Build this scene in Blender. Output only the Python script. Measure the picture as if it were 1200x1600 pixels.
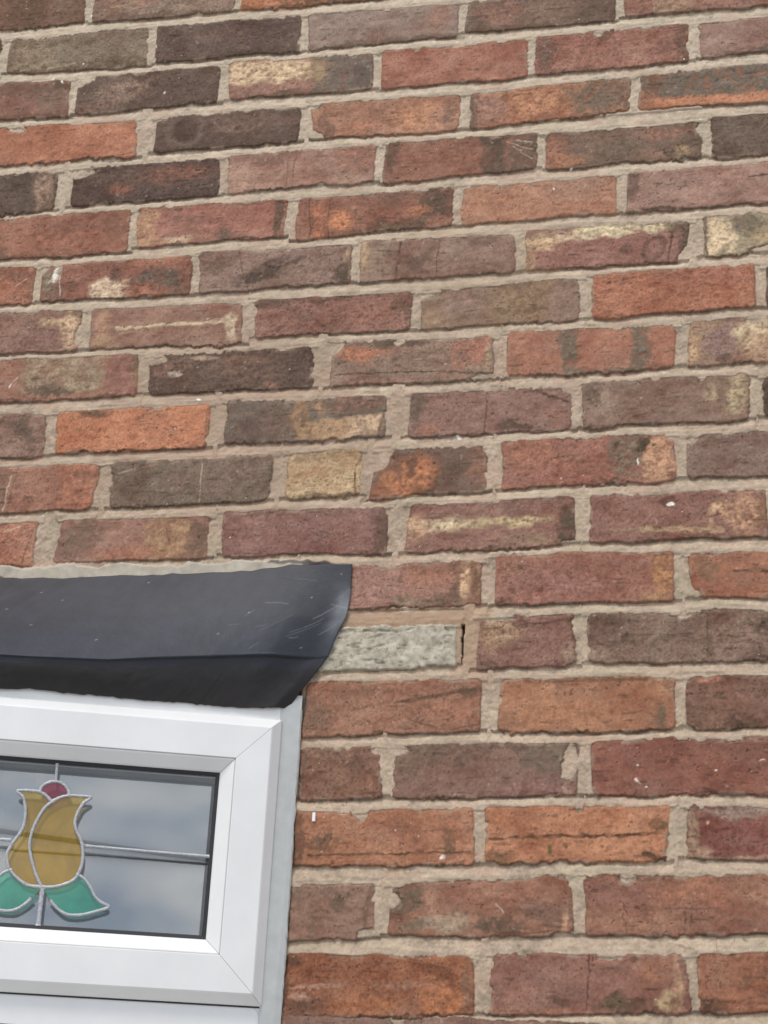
import bpy, math, numpy as np
for o in list(bpy.data.objects): bpy.data.objects.remove(o)
sc = bpy.context.scene; COL = sc.collection
MM = 0.001; ZB = 3.1          # wall coordinates are millimetres; z = 0 there is 3.1 m above the ground

# ---------------------------------------------------------------- camera
cam = bpy.data.cameras.new('camera'); co = bpy.data.objects.new('camera', cam); COL.objects.link(co)
co.location = (0.13182, -1.72508, ZB-1.46881)
co.rotation_euler = (1.9303591, -0.0470545, 0.2078734)
cam.sensor_fit = 'VERTICAL'; cam.sensor_height = 36; cam.lens = 54.09
cam.clip_start = 0.05; cam.clip_end = 500; sc.camera = co
# ---------------------------------------------------------------- world: bright broken overcast
SUN_EL, SUN_AZ = math.radians(58), math.radians(200)
w = bpy.data.worlds.new('World'); sc.world = w; w.use_nodes = True
nt = w.node_tree; N = nt.nodes; L = nt.links; bg = N['Background']
sky = N.new('ShaderNodeTexSky'); sky.sky_type = 'NISHITA'; sky.sun_disc = False
sky.sun_elevation = SUN_EL; sky.sun_rotation = SUN_AZ; sky.dust_density = 2.0
tc = N.new('ShaderNodeTexCoord'); mp = N.new('ShaderNodeMapping'); mp.inputs['Scale'].default_value = (1, 1, 2.2)
nz = N.new('ShaderNodeTexNoise'); nz.inputs['Scale'].default_value = 2.6; nz.inputs['Detail'].default_value = 6; nz.inputs['Distortion'].default_value = .5
cr = N.new('ShaderNodeValToRGB'); cr.color_ramp.elements[0].position = .36; cr.color_ramp.elements[1].position = .62
cr.color_ramp.elements[0].color = (.5, .5, .5, 1); cr.color_ramp.elements[1].color = (1, 1, 1, 1)
nz2 = N.new('ShaderNodeTexNoise'); nz2.inputs['Scale'].default_value = 13; nz2.inputs['Detail'].default_value = 5
cr2 = N.new('ShaderNodeValToRGB'); cr2.color_ramp.elements[0].position = .37; cr2.color_ramp.elements[1].position = .63
cr2.color_ramp.elements[0].color = (3.9, 4.7, 6.0, 1); cr2.color_ramp.elements[1].color = (8.9, 9.0, 9.1, 1)
mx = N.new('ShaderNodeMix'); mx.data_type = 'RGBA'
L.new(tc.outputs['Generated'], mp.inputs['Vector']); L.new(mp.outputs[0], nz.inputs['Vector']); L.new(mp.outputs[0], nz2.inputs['Vector'])
L.new(nz.outputs['Fac'], cr.inputs[0]); L.new(nz2.outputs['Fac'], cr2.inputs[0])
L.new(cr.outputs[0], mx.inputs[0]); L.new(sky.outputs[0], mx.inputs[6]); L.new(cr2.outputs[0], mx.inputs[7])
L.new(mx.outputs[2], bg.inputs[0]); bg.inputs[1].default_value = 0.12
# ---------------------------------------------------------------- sun behind thin cloud
sl = bpy.data.lights.new('sun', 'SUN'); sl.energy = 1.3; sl.angle = math.radians(14); sl.color = (1, .96, .9)
so = bpy.data.objects.new('sun', sl); COL.objects.link(so)
from mathutils import Vector
dirv = Vector((math.sin(SUN_AZ)*math.cos(SUN_EL), math.cos(SUN_AZ)*math.cos(SUN_EL), math.sin(SUN_EL)))
so.rotation_euler = (-dirv).to_track_quat('-Z', 'Y').to_euler()
so.location = (2, -6, 8)
sc.view_settings.view_transform = 'Standard'; sc.view_settings.look = 'None'; sc.view_settings.gamma = 1
sc.view_settings.exposure = 0.40
ALB = 1.0   # divisor turning picture-like tones into base colours

# ---------------------------------------------------------------- helpers
def lin(c):
    c = np.asarray(c, np.float32)/255.
    return np.where(c <= .04045, c/12.92, ((c+.055)/1.055)**2.4).astype(np.float32)/ALB
def tag(o, label=None, cat=None, kind=None, group=None):
    if label: o['label'] = label
    if cat: o['category'] = cat
    if kind: o['kind'] = kind
    if group: o['group'] = group
    return o
def empty(name, loc=(0, 0, 0)):
    o = bpy.data.objects.new(name, None); o.location = loc; COL.objects.link(o); o.empty_display_size = .1; return o
def link(name, me, mat, parent=None):
    o = bpy.data.objects.new(name, me); COL.objects.link(o); me.materials.append(mat)
    if parent:
        o.parent = parent; o.matrix_parent_inverse = parent_world(parent).inverted()
    return o
def parent_world(p):
    from mathutils import Matrix
    m = Matrix.Translation(p.location)
    return m if not p.parent else m
def pymesh(name, vs, fs, mat, parent=None, smooth=False):
    me = bpy.data.meshes.new(name); me.from_pydata([tuple(map(float, v)) for v in vs], [], fs); me.update()
    if smooth: me.polygons.foreach_set('use_smooth', [True]*len(me.polygons))
    return link(name, me, mat, parent)
def npmesh(name, V, F, mat, parent=None, col=None):
    me = bpy.data.meshes.new(name)
    me.vertices.add(len(V)); me.vertices.foreach_set('co', V.astype(np.float32).ravel())
    me.loops.add(F.size); me.loops.foreach_set('vertex_index', F.astype(np.int32).ravel())
    me.polygons.add(len(F)); me.polygons.foreach_set('loop_start', np.arange(0, F.size, F.shape[1], dtype=np.int32))
    me.polygons.foreach_set('use_smooth', np.ones(len(F), bool))
    me.update(calc_edges=True)
    if col is not None:
        a = me.color_attributes.new('Col', 'FLOAT_COLOR', 'POINT')
        c4 = np.ones((len(V), 4), np.float32); c4[:, :3] = col; a.data.foreach_set('color', c4.ravel())
    return link(name, me, mat, parent)
def mat(name, col=(.5, .5, .5), rough=.6, spec=.5, metal=0, noise=0, nscale=40, bump=0, bscale=300, attr=False, coat=0):
    m = bpy.data.materials.new(name); m.use_nodes = True; t = m.node_tree; n = t.nodes; l = t.links
    b = n['Principled BSDF']; b.inputs['Roughness'].default_value = rough; b.inputs['Metallic'].default_value = metal
    b.inputs['Specular IOR Level'].default_value = spec; b.inputs['Base Color'].default_value = (*col, 1)
    tcn = n.new('ShaderNodeTexCoord')
    src = None
    if attr:
        a = n.new('ShaderNodeAttribute'); a.attribute_name = 'Col'; src = a.outputs['Color']
    if noise:
        nn = n.new('ShaderNodeTexNoise'); nn.inputs['Scale'].default_value = nscale; nn.inputs['Detail'].default_value = 4; nn.inputs['Roughness'].default_value = .65
        l.new(tcn.outputs['Object'], nn.inputs['Vector'])
        mr = n.new('ShaderNodeMapRange'); mr.inputs[1].default_value = .25; mr.inputs[2].default_value = .75
        mr.inputs[3].default_value = 1-noise; mr.inputs[4].default_value = 1+noise
        l.new(nn.outputs['Fac'], mr.inputs[0])
        vm = n.new('ShaderNodeVectorMath'); vm.operation = 'SCALE'
        if src: l.new(src, vm.inputs[0])
        else: vm.inputs[0].default_value = col
        l.new(mr.outputs[0], vm.inputs['Scale']); src = vm.outputs[0]
    if src: l.new(src, b.inputs['Base Color'])
    if bump:
        n2 = n.new('ShaderNodeTexNoise'); n2.inputs['Scale'].default_value = bscale; n2.inputs['Detail'].default_value = 3
        l.new(tcn.outputs['Object'], n2.inputs['Vector'])
        bp = n.new('ShaderNodeBump'); bp.inputs['Strength'].default_value = 1; bp.inputs['Distance'].default_value = bump
        l.new(n2.outputs['Fac'], bp.inputs['Height']); l.new(bp.outputs[0], b.inputs['Normal'])
    return m
def ss(a, b, x):
    t = np.clip((x-a)/(b-a), 0, 1); return t*t*(3-2*t)

# ---------------------------------------------------------------- the brick wall, a fine relief sheet in mm
rng = np.random.RandomState(7)
STEP = 1.05
def axis(lo, a, b, hi):
    out = list(np.arange(a, b, STEP)); s = STEP; x = out[-1]
    while x < hi: s = min(s*1.12, 4.5); x += s; out.append(x)
    s = STEP; x = a
    pre = []
    while x > lo: s = min(s*1.12, 4.5); x -= s; pre.append(x)
    return np.array(pre[::-1]+out)
XS = axis(-1500, -915, 240, 760); ZS = axis(-2050, -1440, 60, 420)
X, Z = np.meshgrid(XS, ZS); X = X.astype(np.float32); Z = Z.astype(np.float32)
def interp(c, scale, lo, n):
    p = (c-lo)/scale; i = np.floor(p).astype(int); f = p-i
    W = np.zeros((len(c), n), np.float32); r = np.arange(len(c))
    W[r, i] = (1-f)**3/6; W[r, i+1] = (3*f**3-6*f**2+4)/6; W[r, i+2] = (-3*f**3+3*f**2+3*f+1)/6; W[r, i+3] = f**3/6
    return W
def vn(sx, sz=None):
    sz = sz or sx
    nx = int((XS[-1]-XS[0])/sx)+6; nz_ = int((ZS[-1]-ZS[0])/sz)+6
    R = rng.randn(nz_, nx).astype(np.float32)
    f = interp(ZS, sz, ZS[0], nz_)@R@interp(XS, sx, XS[0], nx).T
    return f/f.std()
n60, n25, n10, n5, n25b, n10b = vn(60), vn(25), vn(10), vn(5), vn(25), vn(10)
n2, n3, n15, n1 = vn(2.2), vn(3), vn(1.6), vn(1.1)
nC = vn(9, 7); nA = vn(18, 6); nS = vn(7, 2.6)
nh1, nh2, nv = vn(22, 2.0), vn(9, 1.4), vn(3, 30)
rag = np.clip(.50+.55*vn(45, 30), .12, 1.7); rag2 = np.clip(.48+.6*vn(40, 28), .1, 1.8)
wx = .7*n25+.45*n10+(.42*n5+.42*n2)*rag; wz = .8*n25b+.45*n10b+(.40*vn(5)+.22*vn(8, 4)+.5*n3+.25*n15)*rag2
Xw, Zw = X+wx, Z+wz
XP, ZP = X+.9*vn(7)+2.2*vn(16)+.5*n2, Z+.9*vn(7)+1.6*vn(16)+.5*n3   # stronger warp for the patches

QUADS = """0A -1007 69 -761 60 -756 -17 -999 -15; 0B -745 58 -524 51 -524 -24 -744 -20; 0C -510 49 -291 37 -292 -29 -515 -25
1A -1114 -25 -883 -32 -880 -56 -1112 -92; 1B -868 -34 -652 -37 -649 -105 -869 -96; 1C -639 -38 -420 -43 -420 -105 -636 -103; 1D -411 -42 -196 -49 -193 -106 -408 -105; 1E -182 -47 25 -49 21 -105 -186 -102; 1F 34 -48 236 -54 237 -104 33 -100
2A -994 -108 -763 -116 -759 -181 -988 -175; 2B -750 -114 -534 -117 -534 -179 -749 -178; 2C -523 -113 -312 -120 -309 -180 -518 -177; 2D -301 -118 -95 -122 -94 -182 -299 -183; 2E -85 -119 119 -121 119 -181 -86 -183; 2F 129 -122 327 -119 327 -176 135 -178
3A -884 -189 -654 -195 -647 -259 -876 -254; 3B -622 -196 -410 -198 -410 -256 -624 -255; 3C -398 -195 -187 -201 -187 -259 -389 -254; 3D -175 -201 42 -197 41 -252 -173 -259; 3E 53 -196 255 -194 254 -255 51 -251
4A -997 -270 -762 -270 -760 -337 -991 -335; 4B -739 -270 -520 -272 -519 -332 -739 -333; 4C -509 -269 -299 -271 -299 -330 -508 -330; 4D -287 -268 -81 -273 -82 -328 -288 -333; 4E -72 -276 131 -276 131 -330 -71 -332; 4F 142 -271 338 -269 336 -332 144 -333
5A -876 -342 -643 -345 -643 -412 -872 -411; 5B -634 -343 -419 -347 -422 -404 -632 -406; 5C -407 -347 -192 -347 -192 -406 -405 -410; 5D -179 -348 22 -346 20 -403 -181 -406; 5E 37 -345 232 -344 233 -405 32 -405
6A -1016 -421 -775 -425 -773 -483 -1013 -483; 6B -766 -424 -547 -425 -546 -485 -761 -482; 6C -537 -421 -324 -423 -323 -481 -533 -484; 6D -313 -419 -108 -424 -107 -482 -312 -483; 6E -94 -421 115 -423 106 -481 -96 -480; 6F 129 -417 325 -415 323 -472 130 -476
7A -930 -492 -696 -498 -698 -559 -929 -559; 7B -683 -497 -470 -501 -466 -563 -683 -558; 7C -453 -499 -242 -501 -242 -556 -450 -556; 7D -229 -502 -24 -494 -26 -555 -230 -557; 7E -11 -490 191 -490 191 -550 -10 -555; 7F 204 -496 402 -494 399 -552 203 -551
8A -844 -567 -608 -569 -607 -630 -841 -631; 8B -593 -573 -369 -572 -366 -630 -590 -630; 8C -343 -566 -133 -572 -132 -631 -345 -631; 8D -116 -566 93 -569 91 -628 -116 -630; 8E 109 -565 305 -561 304 -623 104 -627
9A -967 -644 -730 -649 -726 -712 -964 -712; 9B -715 -648 -503 -647 -499 -709 -711 -711; 9C -480 -644 -267 -647 -267 -705 -478 -707; 9D -237 -645 -35 -646 -35 -705 -240 -706; 9E -22 -641 181 -640 176 -701 -22 -703; 9F 194 -644 391 -643 388 -697 193 -698
10A -878 -724 -644 -726 -649 -790 -874 -790; 10B -631 -724 -411 -722 -413 -786 -625 -789; 10C -393 -721 -298 -721 -297 -783 -392 -784; 10D -275 -722 -137 -722 -135 -781 -287 -788; 10E -119 -716 88 -715 91 -775 -117 -781; 10F 103 -717 300 -716 298 -775 101 -774
11A -956 -808 -720 -802 -719 -864 -950 -868; 11B -689 -802 -489 -804 -488 -860 -694 -859; 11C -472 -798 -259 -797 -259 -859 -469 -858; 11D -234 -797 -29 -792 -30 -854 -236 -859; 11E -11 -792 193 -790 192 -849 -13 -853
12Z -614 -884 -377 -875 -377 -934 -612 -938; 12A -359 -873 -141 -870 -140 -926 -358 -932; 12B -126 -864 85 -865 85 -926 -124 -928; 12C 100 -868 298 -865 296 -922 104 -925
13A -384 -952 -169 -951 -168 -1001 -381 -1008; 13B -141 -942 -31 -939 -28 -1003 -144 -1005; 13C -16 -941 189 -937 188 -998 -14 -1000
14A -348 -1020 -138 -1015 -136 -1079 -351 -1085; 14B -117 -1016 85 -1014 84 -1078 -116 -1080; 14C 97 -1015 295 -1011 293 -1074 95 -1076
15A -351 -1097 -254 -1095 -247 -1156 -351 -1160; 15B -236 -1095 -24 -1089 -28 -1152 -236 -1158; 15C -12 -1088 193 -1084 193 -1148 -11 -1151
16A -352 -1172 -142 -1166 -140 -1229 -351 -1236; 16B -130 -1165 75 -1160 72 -1223 -129 -1228; 16C 93 -1162 290 -1158 289 -1218 91 -1220
17A -352 -1255 -252 -1251 -250 -1313 -353 -1320; 17B -232 -1252 -32 -1239 -29 -1303 -236 -1310; 17C -18 -1238 185 -1233 185 -1298 -17 -1302
18A -352 -1332 -138 -1327 -135 -1390 -353 -1399; 18B -118 -1324 89 -1318 93 -1380 -122 -1388; 18C 99 -1317 297 -1312 296 -1371 100 -1379"""
PATCH = """0A B|e .62 .6 .12 .7 0 D .7|l .84 0 .85 1 1.5 D .6|e .9 .5 .12 .6 0 G .3
0B 138,115,105|e .3 .3 .3 .4 0 P .8|l .05 .75 .35 .55 3 T .7|e .5 .97 .5 .08 0 D .6
0C O|e .85 .8 .5 .5 0 D .8|e .2 .95 .2 .06 0 D .5
0D 120,95,88
1A D
1B 128,113,102|e .2 .6 .2 .5 0 143,125,108 .6|e .8 .85 .15 .2 0 D .6|e .45 .95 .4 .08 0 D .5|e .3 .2 .3 .1 0 D .4|l .3 .88 .5 .8 2 W .4
1C 98,84,82|e .5 .4 .2 .2 0 118,92,86 .5|l .1 .5 .25 .2 2 G .6|e .5 .95 .5 .1 0 K .5|e .75 .4 .2 .3 0 84,74,76 .5
1D 145,124,118|e .5 .97 .5 .12 0 D .7|e .88 .3 .08 .3 0 148,110,100 .6|e .85 .6 .1 .3 0 P .4|l .47 .1 .47 .9 1 T .5
1E 118,95,88|b .03 .5 .03 .6 0 G .6|e .25 .45 .2 .4 0 145,108,98 .6|e .3 .97 .25 .1 0 D .7|e .9 .6 .15 .5 0 96,84,80 .7|e .55 .5 .15 .4 0 128,108,96 .6
1F 148,110,102|b .32 .7 .12 .4 0 160,135,115 .6|e .5 1 .5 .12 0 D .5|l .19 .3 .2 1 1 W .4
2A 140,102,95|e .88 .4 .12 .5 0 G .5|e .6 .15 .3 .2 0 D .5|e .75 .97 .3 .1 0 D .6|e .95 .1 .06 .1 0 D .7
2B 100,84,80|e .3 .5 .18 .35 0 150,125,115 .6|e .42 .45 .08 .2 0 165,135,122 .4|e .15 .85 .15 .15 0 135,98,92 .5|e .7 .7 .3 .4 0 88,74,74 .6|m .03 .02 .09 .22
2C 150,112,104|b .3 .33 .33 .3 0 208,176,128 .95|b .8 .45 .23 .55 0 106,101,99 .9|e .62 .4 .08 .4 0 T .6|e .5 1.02 .5 .12 0 D .8|e .93 .6 .06 .3 0 80,78,84 .6
2D 158,108,96|e .05 .9 .08 .15 0 B .5|e .5 1 .5 .06 0 D .6|l .05 .75 .95 .7 1 B .3|m .25 0 .03 .08
2E 152,108,100|e .07 .4 .05 .6 0 108,90,85 .8|e .96 .5 .05 .6 0 D .6|e .2 .95 .15 .08 0 D .6|e .45 .1 .04 .12 0 K .7|m .42 0 .03 .08|e .85 .5 .05 .25 0 B .4
2F 150,120,113|e .55 .85 .2 .12 0 88,82,80 .8|e .25 .95 .15 .08 0 D .5
3A 165,107,90|l .25 .25 .6 .15 2 B .4|m .2 .02 .06 .1|e .25 .12 .05 .08 0 B .8|e .7 .99 .4 .05 0 D .7|e .85 .5 .1 .4 0 170,112,96 .4
3B 95,80,77|e .22 .45 .09 .35 0 73,62,62 .9|o .2 .45 .11 .4 128,112,104 .35|e .6 .3 .35 .2 0 125,98,92 .5|e .6 .45 .2 .1 0 135,115,108 .4|e .5 .97 .5 .1 0 K .4|m .03 .05 .06 .1
3C 162,118,102|e .1 .65 .07 .25 0 105,85,80 .7|e .52 .4 .12 .4 0 125,95,88 .45|e .7 .55 .18 .4 0 180,132,103 .7|e .92 .45 .05 .4 0 118,95,88 .7|e .2 .25 .1 .15 0 B .4|e .32 .75 .15 .2 0 174,124,100 .6|m 0 1 .06 .25|m .02 .02 .05 .15
3D 165,118,96|b .02 .5 .035 .6 0 98,92,88 .8|e .12 .5 .1 .5 0 150,115,108 .8|e .24 .2 .03 .15 0 K .6|e .42 .5 .14 .4 0 180,132,104 .7|e .82 .45 .2 .6 0 110,99,92 .85|l .5 .2 .6 .6 1 K .5|l .52 .62 .68 .42 1 K .5|l .5 .2 .45 .5 1 K .4|e .6 .99 .4 .06 0 D .7|e .9 .97 .08 .15 0 O .5
3E 178,124,98|b .6 .3 .65 .42 0 106,99,95 1|e .05 .6 .06 .4 0 B .5|e .5 1.02 .6 .07 0 B .6|e .12 .15 .08 .2 0 B .6|b .45 .8 .3 .1 0 188,128,98 .5
4A 90,78,75|e .91 .45 .07 .45 0 168,138,124 .75|e .8 .3 .05 .4 0 78,70,70 .6|e .95 .9 .05 .2 0 D .6
4B 84,72,72|e .7 .35 .25 .25 0 135,92,82 .6|e .35 .65 .1 .15 0 138,92,82 .7|e .3 .3 .2 .2 0 105,88,84 .5|e .85 .3 .07 .12 0 155,102,88 .6|e .6 .85 .3 .12 0 72,64,66 .6|m .04 .1 .1 .16
4C 160,125,115|l .42 .05 .4 1 2 B .6|l .46 0 .44 1 2 B .7|l .35 .05 .34 .9 1 B .5|e .2 .12 .2 .15 0 118,88,84 .6|e .5 .03 .4 .05 0 B .5|e .15 .98 .3 .05 0 D .7|e .85 .4 .14 .4 0 152,106,96 .6|e .9 .7 .04 .15 0 B .4|e .1 .6 .08 .2 0 175,140,128 .5
4D 140,98,89|b .72 .5 .1 .6 0 84,74,70 .9|e .04 .3 .06 .5 0 88,72,66 .8|e .3 .03 .4 .08 0 D .6|e .91 .5 .1 .6 0 92,82,78 .85|l .8 .15 .97 .45 1.6 w .45|l .84 .3 .9 .45 1.2 w .5|l .86 .15 .97 .25 1.5 w .5|l .9 .5 .97 .7 1.2 w .4|e .45 .5 .3 .3 0 146,102,92 .5
4E 118,98,90|e .07 .5 .1 .5 0 152,108,95 .85|e .15 .8 .12 .2 0 O .5|e .45 .6 .15 .3 0 G .5|e .78 .2 .17 .2 0 155,112,102 .7|e .88 .78 .08 .18 0 170,145,115 .7|e .7 .75 .1 .2 0 150,118,105 .6|e .97 .5 .05 .4 0 104,94,82 .7|o .77 .75 .03 .12 D .8|m 1 .1 .03 .35|e .3 .3 .2 .2 0 130,102,92 .5
4F 100,86,82|e .1 .9 .1 .2 0 K .6|e .1 .4 .08 .3 0 G .3
5A 148,102,90|e .17 .92 .08 .2 0 92,78,74 .7|e .5 .6 .3 .3 0 160,110,94 .4|e .92 .3 .08 .4 0 125,90,82 .5|l .2 .9 .6 .6 2 160,112,98 .4|e .6 .99 .4 .05 0 D .6|e .7 .2 .2 .2 0 135,95,86 .5
5B 158,110,101|b .05 .5 .09 .6 0 172,136,106 .75|e .28 .87 .12 .12 0 208,178,142 .75|e .15 .9 .12 .1 0 178,140,108 .7|e .6 .8 .07 .22 0 100,88,84 .85|e .78 .97 .25 .07 0 D .8|e .48 .38 .1 .1 0 120,84,80 .5|e .96 .5 .035 .6 0 86,76,70 .9|e .28 .06 .05 .08 0 K .7|e .42 .8 .1 .06 0 T .5
5C 140,97,88|l .09 0 .09 1 1.7 88,60,55 .8|l .215 .05 .21 1 1.7 88,60,55 .8|b .15 .5 .05 .55 0 166,104,86 .7|e .3 .6 .08 .22 0 192,124,93 .8|e .9 .35 .12 .5 0 88,76,70 .9|e .65 .88 .32 .16 0 98,84,75 .85|e .78 .5 .08 .13 0 176,118,90 .75|e .65 .1 .25 .15 0 110,88,82 .6|l .6 .6 .8 .55 1.5 95,70,64 .6
5D 165,120,102|e .75 .3 .25 .3 0 156,124,112 .6|l .85 .7 .93 .5 1.2 B .6|l .7 .97 .95 .9 1.5 B .6|e .3 .5 .25 .4 0 170,122,100 .5
5E 155,120,112|e .03 .3 .03 .5 0 100,84,80 .8|e .22 .95 .12 .07 0 78,66,64 .85|l .78 .32 .97 .25 3.5 80,66,64 .8|e .6 .98 .3 .05 0 D .5|e .6 .4 .2 .2 0 162,122,114 .4
6A 162,106,91|e .85 .2 .15 .15 0 B .6|e .96 .5 .03 .4 0 B .4|l .88 .5 .95 .3 1.3 220,190,170 .5
6B 142,98,90|e .04 .5 .05 .5 0 128,120,106 .8|e .1 .7 .06 .35 0 118,106,98 .6|e .095 .25 .025 .25 15 225,222,215 .95|l .05 .5 .1 .1 2 230,228,222 .8|l .12 .3 .13 .85 1.5 w .7|b .46 .72 .12 .26 0 207,178,148 .9|e .6 .48 .12 .07 0 185,150,128 .7|e .5 .3 .035 .2 0 84,70,70 .85|e .78 .5 .18 .2 0 88,80,78 .9|e .66 .5 .08 .15 0 88,80,78 .6|e .87 .8 .1 .25 0 105,92,86 .7|e .8 .12 .22 .1 0 168,114,92 .6|b .7 .82 .12 .11 0 160,105,92 .8|e .5 .98 .25 .08 0 K .8|e .22 .6 .03 .1 0 D .5|e .02 .97 .1 .08 0 K .6|m 0 .02 .04 .2
6C 138,112,105|e .47 .55 .12 .22 -25 76,66,66 .9|e .35 .72 .1 .12 0 82,72,70 .8|l .3 .75 .68 .25 5 80,70,68 .7|l .44 .1 .43 .9 1 B .5|l .25 0 .3 .7 2 D .6|e .96 .7 .045 .3 0 82,75,68 .9|e .95 .3 .04 .2 0 175,145,116 .7|e .12 .35 .06 .15 0 D .5|e .7 .6 .15 .25 0 144,120,112 .5|e .6 .98 .3 .04 0 D .6
6D 140,112,104|e .04 .4 .035 .5 0 186,156,124 .7|l .265 0 .23 1 3 82,70,70 .8|l .51 0 .49 .95 1.2 95,75,70 .8|e .38 .6 .1 .22 -20 98,82,78 .7|e .4 .9 .15 .1 0 B .6|e .9 .97 .2 .08 0 D .7|e .8 .15 .08 .12 0 112,92,88 .6|b .14 .5 .09 .5 0 140,122,110 .5|e .66 .85 .1 .05 0 B .6
6E 146,105,100|b .33 .2 .35 .13 -5 200,172,138 .85|b .62 .1 .3 .14 -2 210,188,150 .95|b .1 .35 .12 .13 0 190,158,124 .85|e .12 .12 .12 .1 0 165,140,115 .7|e .93 .1 .07 .2 0 90,80,72 .8|e .97 .5 .03 .4 0 90,78,72 .8|e .4 .99 .4 .05 0 D .7|l .895 .25 .9 .95 3 90,68,64 .8|o .8 .6 .06 .3 92,70,66 .7|e .63 .62 .05 .1 0 104,80,76 .7|b .03 .8 .05 .3 0 T .6|m .99 .9 .04 .25|e .8 .6 .06 .3 0 130,98,94 .5
6F 145,130,112|b .11 .55 .085 .55 0 215,186,142 .95|e .02 .5 .02 .5 0 K .9|e .5 .55 .2 .3 0 180,155,122 .7|e .28 .25 .12 .2 0 108,100,92 .7|m .4 1 .12 .2|l .2 .9 .4 .7 2 W .4|e .1 1 .1 .08 0 K .7
7A 142,110,102|e .93 .5 .06 .5 0 196,161,118 .85|e .8 .32 .1 .12 0 188,160,130 .6|e .75 .75 .15 .25 0 132,100,98 .7|e .97 .1 .05 .12 0 D .7|l .48 0 .48 1 1 B .4|m 1 .55 .03 .25
7B 150,116,106|l .18 .5 .95 .42 5 205,180,148 .85|l .2 .62 .5 .5 3 T .6|e .93 .6 .035 .3 0 200,175,145 .8|e .08 .5 .06 .5 0 178,140,110 .6|e .55 1 .4 .05 0 D .7|e .1 .9 .08 .15 0 T .5|e .05 .98 .08 .06 0 D .6
7C 142,104,98|e .12 .12 .12 .12 0 88,76,70 .85|e .5 .03 .3 .07 0 D .7|e .98 .6 .04 .4 0 96,80,74 .8|e .5 .72 .08 .18 0 B .6|e .3 .45 .1 .2 0 115,90,86 .5|e .28 .97 .2 .06 0 D .6|e .78 .5 .15 .3 0 156,112,100 .5|e .92 .3 .04 .25 0 D .5
7D 138,114,102|e .28 .4 .12 .3 0 144,116,112 .6|e .65 .5 .25 .5 0 142,118,99 .7|e .9 .5 .09 .5 0 140,114,110 .6|l .3 .58 .4 .56 3 98,80,75 .6|l .78 .3 .78 .7 1 B .3|e .08 .75 .08 .2 0 160,130,108 .5|m 0 0 .12 .18|l .5 1 .7 .9 1.5 D .5
7E 159,101,87|e .8 .2 .15 .15 0 168,118,106 .5|e .12 .18 .03 .05 0 K .7|l .2 .15 .4 .1 1.5 D .6|e .5 1 .5 .05 0 D .7|e .7 .4 .03 .04 0 K .6|e .1 .9 .06 .08 0 D .5
7F 82,74,72
8A 150,108,98|b .55 .4 .25 .5 0 150,132,115 .8|b .9 .5 .09 .5 0 140,100,96 .7|e .47 .8 .14 .14 0 92,80,75 .85|e .3 .98 .12 .06 0 K .8|e .99 .3 .03 .4 0 T .5|l .23 .65 .27 .4 1.5 230,225,220 .8|e .68 .7 .1 .1 0 168,152,130 .6|e .98 .1 .03 .3 0 D .5|e .8 .98 .15 .05 0 K .6
8B 98,82,78|e .15 .3 .12 .25 0 138,106,98 .5|e .35 .1 .08 .06 0 170,145,130 .7|e .17 .45 .05 .08 0 w .5|e .6 .5 .2 .3 0 116,92,85 .6|e .9 .4 .08 .5 0 84,72,70 .7|e .75 .88 .05 .1 0 158,110,100 .7|e .4 .95 .3 .06 0 K .6|e .55 .2 .1 .1 0 130,98,88 .5|m .02 .05 .1 .18
8C 140,115,105|e .2 .28 .15 .2 0 172,110,92 .8|b .87 .35 .12 .35 0 160,108,96 .7|e .3 .03 .12 .1 0 88,80,72 .8|e .5 .05 .15 .1 0 85,76,70 .85|l .5 .1 .5 .8 1 B .6|l .03 .74 .6 .75 2 82,66,60 .85|l .6 .74 1 .85 2 82,66,60 .75|e .97 .5 .03 .3 0 175,150,125 .7|b .45 .92 .4 .06 0 152,116,105 .6|m -.02 .1 .1 .25|e .35 .5 .1 .2 0 140,120,110 .5|m .42 .02 .03 .08|m .98 1 .12 .1
8D 160,112,96|b .365 .5 .055 .65 0 106,97,90 .9|b .795 .5 .05 .65 0 108,98,90 .9|b .6 .95 .3 .08 0 104,92,84 .8|e .15 .6 .12 .3 0 166,118,98 .4|e .6 .05 .06 .06 0 B .5|e .05 .7 .04 .2 0 B .4
8E 150,122,108|e .04 .6 .05 .4 0 184,150,115 .85|e .2 .5 .13 .4 0 142,114,112 .9|e .4 .4 .1 .32 0 206,179,136 .85|e .2 .85 .04 .1 0 K .6|l .28 .95 .42 .3 2 B .5|e .25 .03 .15 .08 0 D .5|e .5 .7 .15 .3 0 178,142,115 .6|m .42 .02 .06 .1
9A 135,105,98|e .86 .35 .07 .25 -30 88,79,75 .85|e .93 .55 .04 .3 0 98,88,82 .6|e .75 .98 .2 .06 0 D .6|e .97 .15 .04 .15 0 B .5
9B 181,117,94|e .24 .05 .1 .12 0 105,85,75 .85|e .1 .05 .1 .06 0 B .7|e .73 .08 .02 .13 0 110,80,70 .8|e .62 .99 .4 .05 0 74,62,56 .9|e .15 .98 .15 .05 0 K .7|e .985 .5 .018 .5 0 128,92,80 .7|l .25 .7 .3 .4 1.3 120,78,66 .7|e .6 .55 .03 .05 0 130,84,70 .6|e .76 .72 .02 .04 0 90,60,54 .8
9C 110,98,94|b .8 .7 .2 .25 0 200,165,120 .85|e .47 .4 .08 .5 0 150,118,95 .8|b .62 .72 .15 .25 0 164,132,102 .8|b .83 .18 .17 .17 0 128,99,90 .9|e .98 .7 .025 .25 0 K .6|e .32 .4 .1 .5 0 114,93,88 .7|e .2 1 .2 .04 0 D .6|e .6 .25 .04 .2 0 170,136,105 .7|m .4 0 .03 .06
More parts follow.
